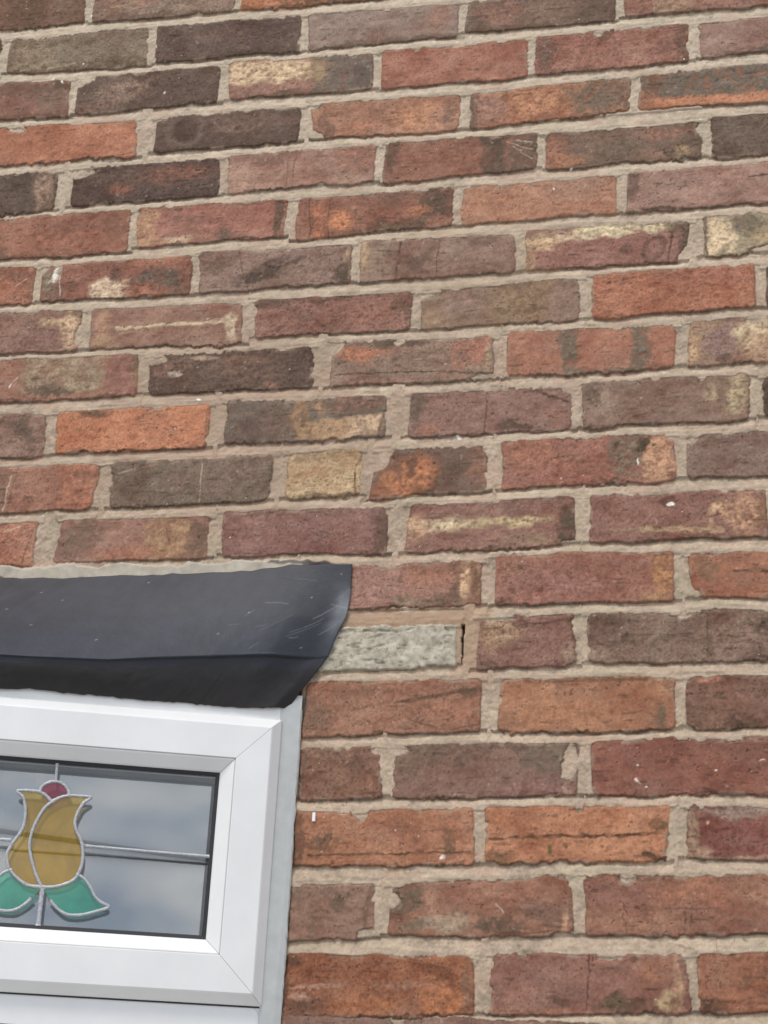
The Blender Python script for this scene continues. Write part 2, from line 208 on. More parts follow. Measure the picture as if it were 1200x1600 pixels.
9D 138,105,100|e .04 .4 .06 .5 0 98,88,82 .85|l .48 0 .47 1 1.5 88,68,64 .8|e .13 .85 .06 .13 0 162,112,94 .6|e .63 .78 .06 .13 -20 78,72,66 .95|e .72 .9 .12 .08 0 80,70,66 .8|l .8 .08 .97 .3 5 80,66,62 .85|e .9 .65 .08 .25 0 150,108,100 .6|e .35 1 .2 .04 0 D .7|e .25 .4 .02 .04 0 K .6|e .5 .55 .02 .04 0 K .5|m .97 .0 .05 .14
9E 132,106,98|e .92 .45 .07 .4 0 184,165,136 .75|e .78 .4 .04 .2 0 172,152,126 .7|e .86 .3 .05 .2 0 120,100,90 .8|e .05 .35 .05 .22 0 96,84,78 .85|l .5 .4 .75 .38 3 150,125,112 .5|l .33 .35 .36 .55 2 D .6|e .5 1 .4 .05 0 K .6|e .48 .95 .05 .08 0 K .5|e .15 .4 .05 .1 0 158,138,125 .4|m .72 0 .04 .06
9F 88,80,76
10A 150,107,96|b .4 .5 .06 .5 0 125,98,90 .8|l .475 .2 .45 .95 2.5 200,190,175 .6|l .51 0 .48 1 2.5 B .6|b .9 .4 .1 .5 0 165,108,90 .6|e .95 .85 .04 .1 0 180,110,95 .6|e .7 .99 .3 .04 0 B .6
10B 118,104,96|e .65 .4 .3 .4 0 125,105,98 .6|l .575 .1 .56 .95 1.7 168,158,142 .75|l .15 .65 .5 .75 1.5 78,68,64 .75|l .05 .25 .15 .2 2 162,147,132 .7|l .2 .15 .3 .1 2 162,130,118 .7|e .4 .99 .4 .05 0 K .6|l .5 .75 .95 .8 1.3 85,75,70 .5|e .03 .3 .02 .3 0 D .6|e .3 .5 .04 .05 0 158,145,130 .4|e .9 .15 .1 .1 0 120,96,90 .6
10C 188,161,127|e .3 .12 .35 .13 0 142,120,104 .75|e .8 .08 .2 .08 0 150,128,106 .6|e .5 .98 .5 .09 0 105,88,78 .8|e .98 .5 .03 .5 0 100,80,70 .85|e .04 .6 .04 .3 0 T .6
10D 112,90,84|e .3 .55 .22 .5 0 174,110,84 .85|e .14 .32 .1 .18 0 108,80,74 .7|e .33 .3 .04 .22 0 92,72,66 .8|e .92 .5 .1 .5 0 142,102,90 .7|e .1 .9 .1 .2 0 142,95,80 .7|e .45 .97 .1 .1 0 K .6|m -.02 .1 .14 .35|m 1 .0 .08 .15|e .7 .4 .1 .3 0 100,84,78 .6
10E 150,102,94|e .15 .3 .2 .3 0 160,112,92 .5|b .73 .42 .1 .45 0 120,104,94 .85|b .91 .55 .1 .45 0 180,140,104 .85|e .8 .25 .035 .16 20 72,64,58 .95|e .68 .22 .02 .2 0 80,72,66 .8|e .7 .5 .03 .03 0 K .8|e .62 .9 .08 .07 0 D .85|e .52 .9 .04 .04 0 D .6|l .32 .38 .42 .35 1.5 D .5|l .785 .5 .785 .62 1.6 245,240,235 .9|e .97 .92 .03 .1 0 B .8|e .25 .5 .02 .06 0 D .6|e .45 .5 .04 .08 0 B .5|m 1 .02 .04 .12
10F 132,110,104|e .2 .18 .14 .12 0 112,88,82 .7|e .35 1 .4 .05 0 D .7|m 0 0 .08 .12
11A 165,115,98|l .97 .3 .93 1 2 D .7|l .8 .2 .9 .1 2 W .5
11B 150,112,104|e .15 .5 .13 .5 0 112,96,89 .75|b .75 .5 .15 .5 0 162,130,99 .75|e .94 .5 .07 .5 0 110,90,80 .85|e .5 .85 .25 .2 0 166,116,96 .65|l .72 .3 .75 .6 1.3 D .7|l .72 .3 .78 .25 1.3 D .6|e .3 .15 .1 .1 0 B .4
11C 138,102,100|e .96 .5 .045 .5 0 98,80,74 .85|l .55 .7 .9 .65 1.5 110,80,76 .6|e .2 .4 .15 .3 0 148,112,106 .4|e .4 .06 .3 .08 0 122,100,90 .7|e .85 .95 .1 .06 0 D .6|e .7 .5 .1 .3 0 145,104,98 .4
11D 140,104,98|e .2 .42 .2 .13 0 208,182,142 .9|e .6 .43 .27 .1 0 190,170,136 .85|e .06 .5 .05 .3 0 192,152,115 .75|e .95 .6 .06 .42 0 84,74,68 .92|e .72 .8 .13 .12 0 150,125,108 .8|e .6 .99 .25 .06 0 K .7|e .08 .8 .06 .15 0 B .5|l .25 .72 .42 .7 2 B .5|e .8 .15 .1 .06 0 B .5|m 1 1 .06 .1
11E 138,100,95|e .86 .5 .15 .45 0 178,139,106 .85|l .3 .75 .75 .82 7 175,146,116 .8|l .12 .72 .35 .72 4 165,140,118 .6|e .72 .4 .04 .3 25 192,158,122 .7|e .44 .2 .035 .1 0 84,62,58 .85|e .45 .28 .018 .035 0 245,240,235 1|e .98 .5 .03 .5 0 128,96,82 .8|e .4 1 .2 .05 0 K .7|e .68 .97 .1 .06 0 D .6|e .82 .1 .01 .15 0 D .6|e .55 .4 .03 .05 0 B .5
12Z 140,104,96
12A 150,110,102|e .4 .5 .2 .5 0 160,124,119 .6|e .9 .48 .035 .42 0 208,168,106 .95|e .96 .5 .03 .5 0 118,90,74 .85|e .85 .6 .03 .3 0 115,95,85 .8|e .72 .85 .2 .14 0 108,93,84 .75|e .6 .85 .08 .12 0 158,138,120 .5|e .55 1 .4 .05 0 K .7|e .7 .35 .15 .2 0 162,114,94 .5|e .86 .1 .05 .1 0 B .6|m .5 0 .08 .1
12B 150,106,97|e .94 .5 .06 .5 0 166,121,88 .85|e .04 .93 .06 .12 0 92,72,66 .85|e .3 .6 .3 .4 0 150,108,105 .5|e .88 .9 .07 .12 0 165,128,96 .7|l .08 .2 .13 .35 2 D .5|e .12 .35 .02 .05 0 D .5|e .09 .65 .02 .06 0 D .7|e .72 .85 .02 .05 0 D .7|e .5 1 .45 .05 0 D .6|e .9 .05 .06 .05 0 B .6|l .1 .3 .18 .3 1.3 D .5
12C 157,108,90|e .1 .3 .08 .3 0 125,98,84 .7|l .27 .38 .5 .42 4 90,68,62 .8|e .5 .98 .4 .06 0 K .6|e .38 .3 .02 .05 0 D .6|m 0 .95 .08 .2
13B 135,100,95|e .22 .3 .22 .25 0 165,138,116 .7|l .05 .25 .9 .1 2 92,70,66 .75|e .92 .8 .05 .25 0 152,132,118 .7|e .97 .2 .05 .12 0 D .8|e .8 .88 .05 .08 0 80,62,60 .7|e .1 .95 .1 .08 0 K .6|e .15 .5 .08 .2 0 155,125,104 .6|m .05 0 .3 .1
13C 128,106,98|e .12 .12 .13 .1 0 90,76,72 .75|l .665 0 .665 .8 2 88,70,66 .7|e .96 .3 .05 .13 0 74,64,60 .95|e .93 .92 .08 .1 0 80,68,66 .8|l .15 .42 .6 .44 1.7 94,76,70 .75|e .08 .85 .1 .12 0 150,128,116 .6|e .83 .55 .13 .3 0 142,115,108 .6|l .72 .5 .88 .5 2.5 95,76,70 .7|e .22 .5 .08 .2 0 112,96,88 .5|e .68 .7 .03 .2 0 D .4|e .78 .4 .04 .1 0 B .6|m .55 -.02 .08 .12
14A 148,106,93|e .07 .6 .08 .35 0 112,92,84 .7|l .52 .42 1 .18 4.5 88,70,62 .75|l .58 .5 .58 1 1 T .4|l .6 .72 .8 .95 2 100,75,68 .75|l .8 .95 1 .85 1.5 K .6|e .67 .5 .035 .06 0 92,74,66 .8|e .96 .25 .05 .1 0 D .8|e .45 1 .3 .04 0 K .7|e .8 .6 .2 .2 0 160,114,95 .5|l .27 .5 .45 .4 3 B .6|e .3 .2 .15 .1 0 B .4
14B 161,115,92|e .5 .05 .3 .08 0 98,80,70 .8|b .93 .78 .03 .25 0 104,90,80 .85|l .1 .48 .4 .45 1.2 B .4|e .5 1 .5 .05 0 70,58,52 .85|e .63 .6 .03 .07 0 110,84,72 .7|e .63 .85 .05 .08 0 122,92,80 .7|e .96 .2 .035 .25 0 125,96,84 .7|e .35 .12 .03 .15 0 B .5|e .57 .25 .04 .06 0 B .6|e .4 .6 .3 .3 0 168,120,94 .5
14C 122,90,82|e .3 .9 .1 .12 0 74,62,58 .85|b .13 .05 .06 .05 0 178,125,110 .8|e .05 .8 .08 .3 0 106,84,76 .6|e .25 .4 .15 .2 0 130,95,86 .5|e .2 1 .3 .05 0 K .5
15A 132,98,88|e .04 .5 .05 .5 0 98,82,78 .7|e .7 .35 .13 .22 0 98,79,72 .7|e .35 .1 .2 .14 0 114,97,86 .7|m .45 0 .06 .08|e .85 .75 .06 .15 0 156,112,98 .5|e .5 1 .4 .04 0 D .6|m 1.02 .02 .12 .14
15B 132,102,96|e .1 .25 .14 .3 0 112,96,87 .75|e .35 .2 .15 .2 0 118,98,90 .7|b .85 .25 .18 .28 0 108,99,90 .75|e .6 .08 .15 .08 0 90,78,72 .6|l .35 .65 .5 .6 1.3 D .6|l .35 .5 .48 .5 1 D .5|e .955 .82 .02 .13 0 166,140,126 .7|e .25 .97 .06 .06 0 K .8|e .3 .72 .02 .06 0 D .7|e .5 1 .5 .04 0 D .7|e .7 .8 .25 .18 0 140,105,103 .6|m .96 .35 .035 .3|m 0 0 .08 .15
15C 132,86,80|e .7 .15 .2 .15 0 122,84,80 .5|e .26 .42 .01 .02 0 w 1|e .26 .75 .01 .02 0 w 1|e .66 .6 .008 .015 0 w 1|e .9 .4 .02 .02 0 w .8|e .24 .25 .02 .04 0 100,62,58 .8|l .45 .3 .58 .28 1.5 100,66,60 .6|e .5 1 .5 .05 0 82,56,52 .8|e .8 .03 .2 .06 0 152,125,115 .5|e .9 .5 .06 .05 0 88,60,56 .6|e .1 .7 .05 .1 0 105,68,64 .5
16A 160,112,90|e .15 .55 .08 .15 -20 98,80,70 .75|e .12 .8 .04 .06 0 98,80,70 .6|l .08 .79 .98 .77 2.2 88,66,56 .85|l .2 .42 .9 .38 1.2 120,88,75 .6|e .86 .6 .03 .33 -15 98,80,70 .7|e .03 .5 .03 .5 0 98,80,72 .75|e .5 .5 .22 .2 0 145,104,92 .6|e .83 .85 .014 .04 0 235,230,222 .95|e .5 1 .4 .04 0 75,58,50 .7|m .38 .0 .06 .13|e .62 .7 .01 .03 0 80,60,50 .9|e .96 .5 .03 .4 0 172,128,100 .6
16B 171,118,92|l .02 .55 .88 .5 3.4 84,60,50 .9|b .355 .78 .018 .13 0 98,82,58 .95|e .45 .7 .03 .07 0 110,80,62 .8|e .52 .65 .03 .05 0 110,80,62 .7|e .5 .03 .07 .05 0 K .6|m .52 0 .03 .12|e .08 .88 .07 .1 0 102,80,66 .8|e .94 .35 .035 .1 0 98,80,64 .9|e .93 .93 .08 .08 0 78,60,52 .85|e .4 1 .4 .04 0 K .8|l .9 .55 .91 .8 1.5 B .7|e .7 .8 .03 .05 0 B .6|m 0 .3 .02 .08
16C 128,82,80|e .3 .1 .2 .14 0 146,126,119 .85|b .03 .5 .03 .5 0 142,116,102 .85|b .2 .97 .25 .05 0 162,132,120 .85|e .07 .85 .05 .12 0 150,120,108 .8|e .11 .35 .012 .04 0 190,150,138 .8|e .18 .35 .01 .15 0 105,66,64 .7|e .5 .06 .2 .08 0 150,130,122 .6
17A 142,113,103|e .6 .25 .08 .14 0 92,80,72 .8|e .7 .12 .03 .05 0 60,52,46 .7|e .4 .12 .25 .08 0 118,99,92 .6|e .3 .7 .04 .25 0 108,92,82 .65|b .94 .4 .04 .5 0 114,90,80 .8|e .1 .2 .08 .15 0 G .4|m .95 1 .14 .18|m .5 1 .1 .06
17B 148,106,94|e .1 .3 .1 .35 0 98,85,77 .9|e .28 .78 .18 .2 0 158,142,126 .7|e .12 .8 .1 .18 0 118,104,92 .7|e .58 .85 .14 .18 0 86,75,70 .85|e .85 .6 .18 .3 0 105,86,82 .65|l .58 .45 .62 .6 1.3 w .6|e .96 .8 .025 .25 0 168,134,112 .8|e .23 .35 .05 .3 0 166,128,112 .75|m .02 .3 .05 .1|e .7 .3 .2 .2 0 156,110,96 .5|m .56 0 .03 .05|l .6 .95 .9 .9 2 K .5
17C 140,98,88|e .33 .05 .12 .06 0 98,80,74 .85|e .22 .35 .18 .25 0 134,94,92 .6|e .6 .3 .25 .2 0 158,105,86 .6|l .2 .65 .22 .95 1.5 88,62,56 .8|l .57 .65 .55 .95 1.5 88,62,56 .8|l .78 .5 .78 .8 1.2 B .6|l .42 .56 .7 .55 2 105,76,72 .7|e .45 .62 .01 .03 0 K .95|e .3 .8 .28 .18 0 156,116,98 .6|m .22 .03 .04 .08|e .9 .35 .02 .03 0 K .8|e .5 1 .4 .04 0 D .6|l .1 .1 .15 .2 2 B .6|e .65 .04 .12 .05 0 B .6
18A 142,88,74|l .02 .55 .3 .48 4 170,130,116 .75|e .1 .8 .1 .2 0 94,72,68 .8|e .08 .65 .06 .08 0 175,135,120 .7|e .62 .5 .25 .05 0 154,114,98 .65|l .5 .5 .75 .42 2 B .6|e .82 .27 .14 .1 10 104,64,54 .65|b .82 .72 .13 .22 0 168,102,78 .75|e .96 .6 .03 .38 0 130,98,88 .75|e .05 .08 .05 .1 0 88,72,66 .8|e .015 .6 .015 .4 0 96,70,62 .8|e .5 1 .5 .05 0 74,52,46 .8|e .5 .65 .08 .15 0 125,80,70 .6|e .45 .8 .2 .12 0 156,94,74 .6|e .3 .25 .2 .1 0 124,76,66 .6
18B 136,96,90|l .505 0 .495 1 1.6 84,60,56 .85|b .25 .95 .25 .05 0 152,102,86 .7|e .66 .78 .12 .1 0 88,76,66 .85|e .55 .82 .06 .07 0 98,80,70 .7|e .38 .78 .05 .08 0 92,74,68 .75|e .85 .25 .1 .25 0 152,106,86 .7|e .9 .82 .06 .12 0 178,154,122 .75|e .95 .4 .025 .4 0 172,138,112 .75|e .8 .96 .07 .06 0 75,66,60 .8|m .63 -.02 .08 .13|e .75 .08 .025 .08 0 D .85|e .15 1 .1 .04 0 K .7|e .98 .3 .02 .3 0 B .4|m .18 0 .03 .06
18C 142,94,80|e .08 .88 .07 .16 0 76,60,54 .85|e .1 .3 .06 .3 0 146,106,92 .65|l .2 .88 .6 .92 3 162,116,98 .6|e .28 .45 .05 .1 0 D .5|e .35 .7 .05 .06 0 D .6|e .3 .3 .02 .06 0 D .6|e .5 1 .4 .04 0 K .6"""
PAL = dict(O=(172,114,88), R=(165,100,84), r=(148,98,86), P=(155,118,108), V=(135,102,98), B=(118,88,78), D=(90,74,65), K=(72,60,52),
           G=(115,105,98), Y=(200,170,125), W=(200,180,150), T=(165,138,110), w=(212,203,193))
def colr(s):
    r_, g_, b_ = PAL[s] if s in PAL else [int(v) for v in s.split(',')]
    gr = max(0, 1-(r_-b_)/32.); ye = 1. if (g_ > .8*r_ and r_-b_ > 45 and r_ > 195) else 0.
    df = r_-b_; wa = min(1, max(0, (df-52)/14.)); yl = 1. if g_ > .74*r_ else .25
    gg = g_+(1-wa)*.11*(r_-g_)+wa*.55*max(0, .70*r_-g_)
    o = [r_+4+4*gr-4*ye, gg-1+3*wa, b_-6+.02*df-5*gr+5*ye+yl*.55*max(0, df-52)]
    up = .10*max(0, 118-r_); return lin([o[0]+up, o[1]+up*.8, o[2]+up*.7])
bricks = {}
for t in QUADS.replace('\n', ';').split(';'):
    t = t.split(); q = [float(v) for v in t[1:]]; bricks[t[0]] = [(q[0], q[1]), (q[2], q[3]), (q[4], q[5]), (q[6], q[7])]
spec = {}
for ln in PATCH.strip().split('\n'):
    h, *ps = ln.split('|'); k, c = h.split(' ', 1); spec[k] = (c.strip(), [p.split() for p in ps])
# bricks beyond the picture, same bond
RND = [(140,98,88),(150,106,94),(120,92,84),(98,82,78),(160,112,94),(145,108,100),(132,102,96),(158,104,90),(112,98,90)]
rr = np.random.RandomState(3)
def add_random(key, x0, zt, wd=215):
    j = rr.uniform(-1.5, 1.5, 8)
    bricks[key] = [(x0+j[0], zt+j[1]), (x0+wd+j[2], zt+j[3]), (x0+wd+j[4], zt-65+j[5]), (x0+j[6], zt-65+j[7])]
    c = RND[rr.randint(len(RND))]; ps = []
    for _ in range(rr.randint(2, 5)):
        u, v = rr.uniform(.1, .9), rr.uniform(.1, .9)
        ps.append(['e', u, v, rr.uniform(.05, .25), rr.uniform(.1, .4), rr.uniform(-20, 20), ['D', 'T', 'O', 'B', 'G', 'r'][rr.randint(6)], rr.uniform(.3, .7)])
    ps.append(['e', .5, 1, .5, .05, 0, 'D', .6])
    spec[key] = (','.join(map(str, c)), [[str(v) for v in p] for p in ps])
for r in range(-5, 27):
    inrow = [bricks[k] for k in list(bricks) if k[:-1] == str(r)]
    if inrow:
        xr = max(max(q[1][0], q[2][0]) for q in inrow)+10; xl = min(min(q[0][0], q[3][0]) for q in inrow)-10
        zt = -75*r+29 if 0 else (np.mean([q[0][1] for q in inrow]))
        ztr = inrow[-1][1][1]; ztl = inrow[0][0][1]
    else: xr = xl = -100-112*(r % 2); ztr = ztl = -75*r+32-(45 if r > 18 else 0)*0
    k = 0
    while xr < 780: add_random('%dr%d' % (r, k), xr, ztr); xr += 225; k += 1
    while xl > -1500:
        if r > 12 or (r == 12): break
        add_random('%dl%d' % (r, k), xl-215, ztl); xl -= 225; k += 1
    if r > 18:
        x = -100-112*(r % 2)
        while x-215 > -360: x -= 225; add_random('%dm%d' % (r, k), x, ztl); k += 1
        add_random('%dm%d' % (r, k), -356, ztl, max(x+0-10+356, 20)) if x-10+356 > 25 else None

D = np.full(X.shape, -99, np.float32); DA = np.full(X.shape, 60, np.float32); DB = DA.copy()
Hb = np.zeros_like(X); C = np.zeros(X.shape+(3,), np.float32); STONE = np.zeros(X.shape, bool)
br = np.random.RandomState(11)
for key, (tl, tr, brr, bl) in bricks.items():
    x0, x1 = min(tl[0], bl[0])-16, max(tr[0], brr[0])+16; z0, z1 = min(bl[1], brr[1])-22, max(tl[1], tr[1])+22
    if x1 < XS[0] or x0 > XS[-1] or z1 < ZS[0] or z0 > ZS[-1]: continue
    i0, i1 = np.searchsorted(XS, [x0, x1]); j0, j1 = np.searchsorted(ZS, [z0, z1])
    s = np.s_[j0:j1, i0:i1]
    def uvd(x, z):
        v = np.clip((tl[1]-z)/(tl[1]-bl[1]), -.5, 1.5)
        xl = tl[0]+(bl[0]-tl[0])*v; xr_ = tr[0]+(brr[0]-tr[0])*v; u = (x-xl)/(xr_-xl)
        zt = tl[1]+(tr[1]-tl[1])*u; zb = bl[1]+(brr[1]-bl[1])*u
        return u, (zt-z)/(zt-zb), x-xl, xr_-x, zt-z, z-zb
    u, v, a, b, c, d = uvd(Xw[s], Zw[s])
    wdt, hgt = tr[0]-tl[0], tl[1]-bl[1]
    rad = 4+br.rand()*5; stone = key == '13A'
    if stone: rad = 2
    dx = np.minimum(a, b); dz = np.minimum(c, d)
    dd = np.minimum(dx, dz)
    cor = (dx < rad) & (dz < rad); dd = np.where(cor, rad-np.hypot(rad-np.minimum(dx, rad), rad-np.minimum(dz, rad)), dd)
    pu, pv, *_ = uvd(XP[s], ZP[s])
    base, ps = spec.get(key, ('160,160,148', []))
    for p in ps:
        if p[0] == 'm':
            mu, mv, ru, rv = map(float, p[1:5]); q = np.hypot((pu-mu)/ru, (pv-mv)/rv)
            dd = np.minimum(dd, (q-1)*min(ru*wdt, rv*hgt))
    if not stone: dd = dd-np.clip(nC[s]-1.35, 0, 1.2)*3.4*(1-ss(2, 8, dd))
    ins = (u > -7.5/wdt) & (u < 1+7.5/wdt)
    below = np.where(ins, -d, 60); DA[s] = np.where((below > -3) & (below < DA[s]), np.maximum(below, 0), DA[s])
    above = np.where(ins, -c, 60); DB[s] = np.where((above > -3) & (above < DB[s]), np.maximum(above, 0), DB[s])
    win_ = dd > D[s]
    # colour of this brick face
    A25, A10, A5, A2 = n25[s], n10b[s], n5[s], n2[s]
    bc = colr(base); 
    jit = 1+.04*br.randn(3)*np.array([.6, 1, 1.1])
    col = bc*(1+(.10*n25b[s]+.05*n10[s]+.06*nA[s]+.04*A5)[..., None]*np.array([.7, 1, 1.05]))
    tone = lin((104, 84, 78)); m_ = np.clip(.26*ss(.2, 2.4, n25[s]*.8+nA[s]*.6+nh1[s]*.35), 0, 1)[..., None]
    col = col*(1-m_)+tone*m_
    if stone: col = np.broadcast_to(lin((178, 168, 150)), col.shape)*(1+.09*n5[s]+.1*n2[s])[..., None]
    for p in ps:
        if p[0] in 'eb':
            eu, ev, ru, rv, ang = map(float, p[1:6]); cc = colr(p[6]); al = float(p[7])
            ex, ez = (pu-eu)*wdt, (pv-ev)*hgt
            if ang: t_ = math.radians(ang); ex, ez = ex*math.cos(t_)+ez*math.sin(t_), -ex*math.sin(t_)+ez*math.cos(t_)
            small = min(ru*wdt, rv*hgt) < 5.5 and cc.sum() < bc.sum()
            kx = .62 if small and ru*wdt < 14 else 1; kz = .62 if small and rv*hgt < 14 else 1
            ex = np.abs(ex/(ru*wdt*kx)); ez = np.abs(ez/(rv*hgt*kz))
            q = np.hypot(ex, ez) if p[0] == 'e' else (ex**5+ez**5)**.2
            sz = min(ru*wdt, rv*hgt); soft = min(.45, 2.5/max(sz, 1)+ (.22 if p[0] == 'e' else .06))
            q = q+(.13*A10+.13*A5+.12*A2+.10*nA[s]+.07*nh2[s]+(.12*n3[s]+.1*n15[s] if small else 0))*(1.1 if p[0] == 'e' else .45)*min(1, .45+6/max(sz, 1))
            m_ = (1-ss(1-soft, 1+soft, q))*al*np.clip(1+.22*A5+.2*A2, .4, 1.15)
            m_ = np.clip(m_, 0, 1)[..., None]; col = col*(1-m_)+cc*(1+.08*A5+.07*A2)[..., None]*m_
        elif p[0] == 'l':
            lu0, lv0, lu1, lv1, wd = map(float, p[1:6]); cc = colr(p[6]); al = float(p[7])
            ax, az, bx, bz = lu0*wdt, lv0*hgt, lu1*wdt, lv1*hgt; px_, pz_ = (.85*u+.15*pu)*wdt, (.85*v+.15*pv)*hgt
            t_ = np.clip(((px_-ax)*(bx-ax)+(pz_-az)*(bz-az))/((bx-ax)**2+(bz-az)**2+1e-6), 0, 1)
            q = np.hypot(px_-ax-t_*(bx-ax), pz_-az-t_*(bz-az))/(wd*.52)
            m_ = np.clip((1-ss(.5, 1.5, q+.3*A5+.15*A2))*al*np.clip(1.1+.35*n5[s], .2, 1.2), 0, 1)[..., None]; col = col*(1-m_)+cc*m_
            if cc.sum() < bc.sum()*.75 and wd < 4: Hb[s] -= np.where(win_, m_[..., 0]*.7, 0)
        elif p[0] == 'o':
            ou, ov, ru, rv = map(float, p[1:5]); cc = colr(p[5]); al = float(p[6])
            q = np.hypot((pu-ou)/ru, (pv-ov)/rv); m_ = (1-ss(.1, .35, np.abs(q-1)))*al; m_ = m_[..., None]; col = col*(1-m_)+cc*m_
    # grain, short horizontal marks, pits
    rough_b = br.uniform(.35, 1.25)
    g = 1+(.4+.6*rough_b)*(.075*n1[s]+.075*n15[s]+.05*A2)+.03*nh1[s]
    pit = ss(1.55, 2.3, n2[s]*.62+n15[s]*.68+.30*nA[s]+.45*rough_b-.28)*.5
    mark = ss(1.6, 2.5, nh2[s]+.4*A5)*.34
    g = g*(1-mark); col = col*(1-pit[..., None]*np.array([.88, 1.02, 1.1]))
    if not stone:
        light = ss(2.3, 3.0, n2[s]+.3*n10[s])*.35; col = col*g[..., None]; col = col*(1-light[..., None])+lin((190, 165, 145))*light[..., None]
    else:
        fl = ss(.9, 1.8, nS[s]*.55+nh2[s]*.5+.5*n3[s])*.75; col = col*(1-fl[..., None])+lin((112, 107, 96))*fl[..., None]
        fl = ss(.8, 1.8, n5[s]*.6+nh2[s]*.6+n2[s]*.3)*.5; col = col*(1-fl[..., None])+lin((198, 192, 176))*fl[..., None]
    # dirt held along the ragged arrises; bottom one also paints the brick's shadow line
    if not stone:
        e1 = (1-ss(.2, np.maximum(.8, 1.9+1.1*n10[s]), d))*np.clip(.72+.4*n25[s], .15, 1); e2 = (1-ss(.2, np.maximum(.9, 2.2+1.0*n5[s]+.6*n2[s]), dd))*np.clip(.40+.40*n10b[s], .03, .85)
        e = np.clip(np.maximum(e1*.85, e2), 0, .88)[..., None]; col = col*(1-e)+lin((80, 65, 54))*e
        # mortar smeared over the face
        sm = (ss(.5, 1.5, n10b[s]*.8+.4*n5[s]+.3*n2[s])*(1-ss(1, 6, dd)))*.5; col = col*(1-sm[..., None])+lin((172, 148, 128))*sm[..., None]
    # relief
    off = br.uniform(-.5, .9); t1, t2 = br.uniform(-.7, .7, 2)
    h = off+t1*(u-.5)+t2*(v-.5)-1.5*(1-ss(0, 2.4, dd))+.36*n10[s]+.26*n5[s]+rough_b*.13*n2[s]+.09*n15[s]*rough_b-pit*1.3-mark*.5
    if stone: h = 1.6-1.2*(1-ss(0, 1.2, dd))+.25*n5[s]-1.1*ss(.7, 1.7, nS[s]*.8+nh2[s]*.4)+.12*n2[s]
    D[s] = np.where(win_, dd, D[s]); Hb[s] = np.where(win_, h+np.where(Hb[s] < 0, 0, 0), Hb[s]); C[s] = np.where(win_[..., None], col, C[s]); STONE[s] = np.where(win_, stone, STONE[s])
# mortar
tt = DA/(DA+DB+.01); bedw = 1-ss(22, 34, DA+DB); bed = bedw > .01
tt = np.where(bed, tt, .62)
Hm = -3.6+3.7*ss(-.02, .8, tt)**.8+.34*n10+.24*n5+.12*n2+.06*n1+.22*nh1
Hm = Hm*bedw+(1-bedw)*(-1.3+.3*n10+.3*n5+.2*n2+.1*n1+.7*ss(-.5, 1.5, n25))
mcol = np.broadcast_to(lin((183, 162, 141)), C.shape)*(1+.06*n25+.05*n10+.04*n5+.05*n2+.05*n1+.03*n15)[..., None]
tp_ = ss(-700, 0, Z)[..., None]*.7; mcol = mcol*(1-tp_)+lin((200, 183, 162))*(1+.05*n10+.04*n5+.05*n2+.05*n1)[..., None]*tp_  # haze painted in: mortar colour gets paler with height
pk = ss(.3, 2.0, n25b+.3*n10)[..., None]*.45; mcol = mcol*(1-pk)+lin((178, 148, 128))*pk
gk = ss(.3, 2.0, -n25b+.3*n10)[..., None]*.35; mcol = mcol*(1-gk)+lin((170, 158, 132))*gk
ck = ((1-ss(.015, .05, np.abs(n10+.35*n5)))*ss(.9, 1.3, n60+.5*n25)*.55)[..., None]; mcol = mcol*(1-ck)+lin((104, 88, 74))*ck
dk = (ss(1.3, 2.2, n10+.5*n2)*.3)[..., None]; mcol = mcol*(1-dk)+lin((128, 112, 96))*dk
lt = (ss(.45, .95, tt)*bedw*np.clip(.22+.1*n10, 0, .4))[..., None]; mcol = mcol*(1-lt)+lin((200, 182, 160))*lt  # light caught by the lower part of each bed joint, painted in
under_shade = ((1-ss(0, 2.0, DA))*np.clip(.4+.3*n10b, 0, .75))[..., None]*(bed[..., None]); mcol = mcol*(1-under_shade)+lin((104, 90, 78))*under_shade  # shadow of the brick above, painted into the mortar colour
def wpatch(c, m, x, z, rx, rz, rgb, al, hard=.25, box=False):
    ex, ez = np.abs((XP-x)/rx), np.abs((ZP-z)/rz); q = (ex**6+ez**6)**(1/6) if box else np.hypot(ex, ez)
    q = q+.12*n10+.08*n5; k = ((1-ss(1-hard, 1+hard, q))*al)
    k = k if m is None else k*m
    k = np.clip(k, 0, 1)[..., None]; c[:] = c*(1-k)+lin(rgb)*k
mcol = np.array(mcol)
wpatch(mcol, None, -235, -945, 90, 14, (170, 140, 116), .85, box=True)      # ruddy bedding round the grey stone
wpatch(mcol, None, -152, -975, 20, 48, (172, 144, 120), .8, box=True)
wpatch(mcol, None, -500, -620, 160, 120, (172, 148, 128), .5)
wpatch(mcol, None, -150, -450, 160, 60, (182, 160, 136), .4)
wpatch(mcol, None, -450, -730, 200, 110, (174, 148, 128), .5)
# pointing fillet along the lead
lip = (1-ss(.8, 1.2, np.abs(ZP+873.5)/9.5))*(ss(-330, -380, XP)); k = lip[..., None]; 
fz = ZP > -900
mcol = mcol*(1-k)+lin((186, 176, 160))*(1+.05*n5+.03*n2)[..., None]*k
Hm = Hm*(1-lip)+lip*(1.3+.3*n10)
D = np.where(lip > .5, np.minimum(D, -1.5), D)
bm = ss(-.6, .6, D)
H = Hm*(1-bm)+np.maximum(Hb, Hm-.5)*bm
CC = mcol*(1-bm[..., None])+C*bm[..., None]
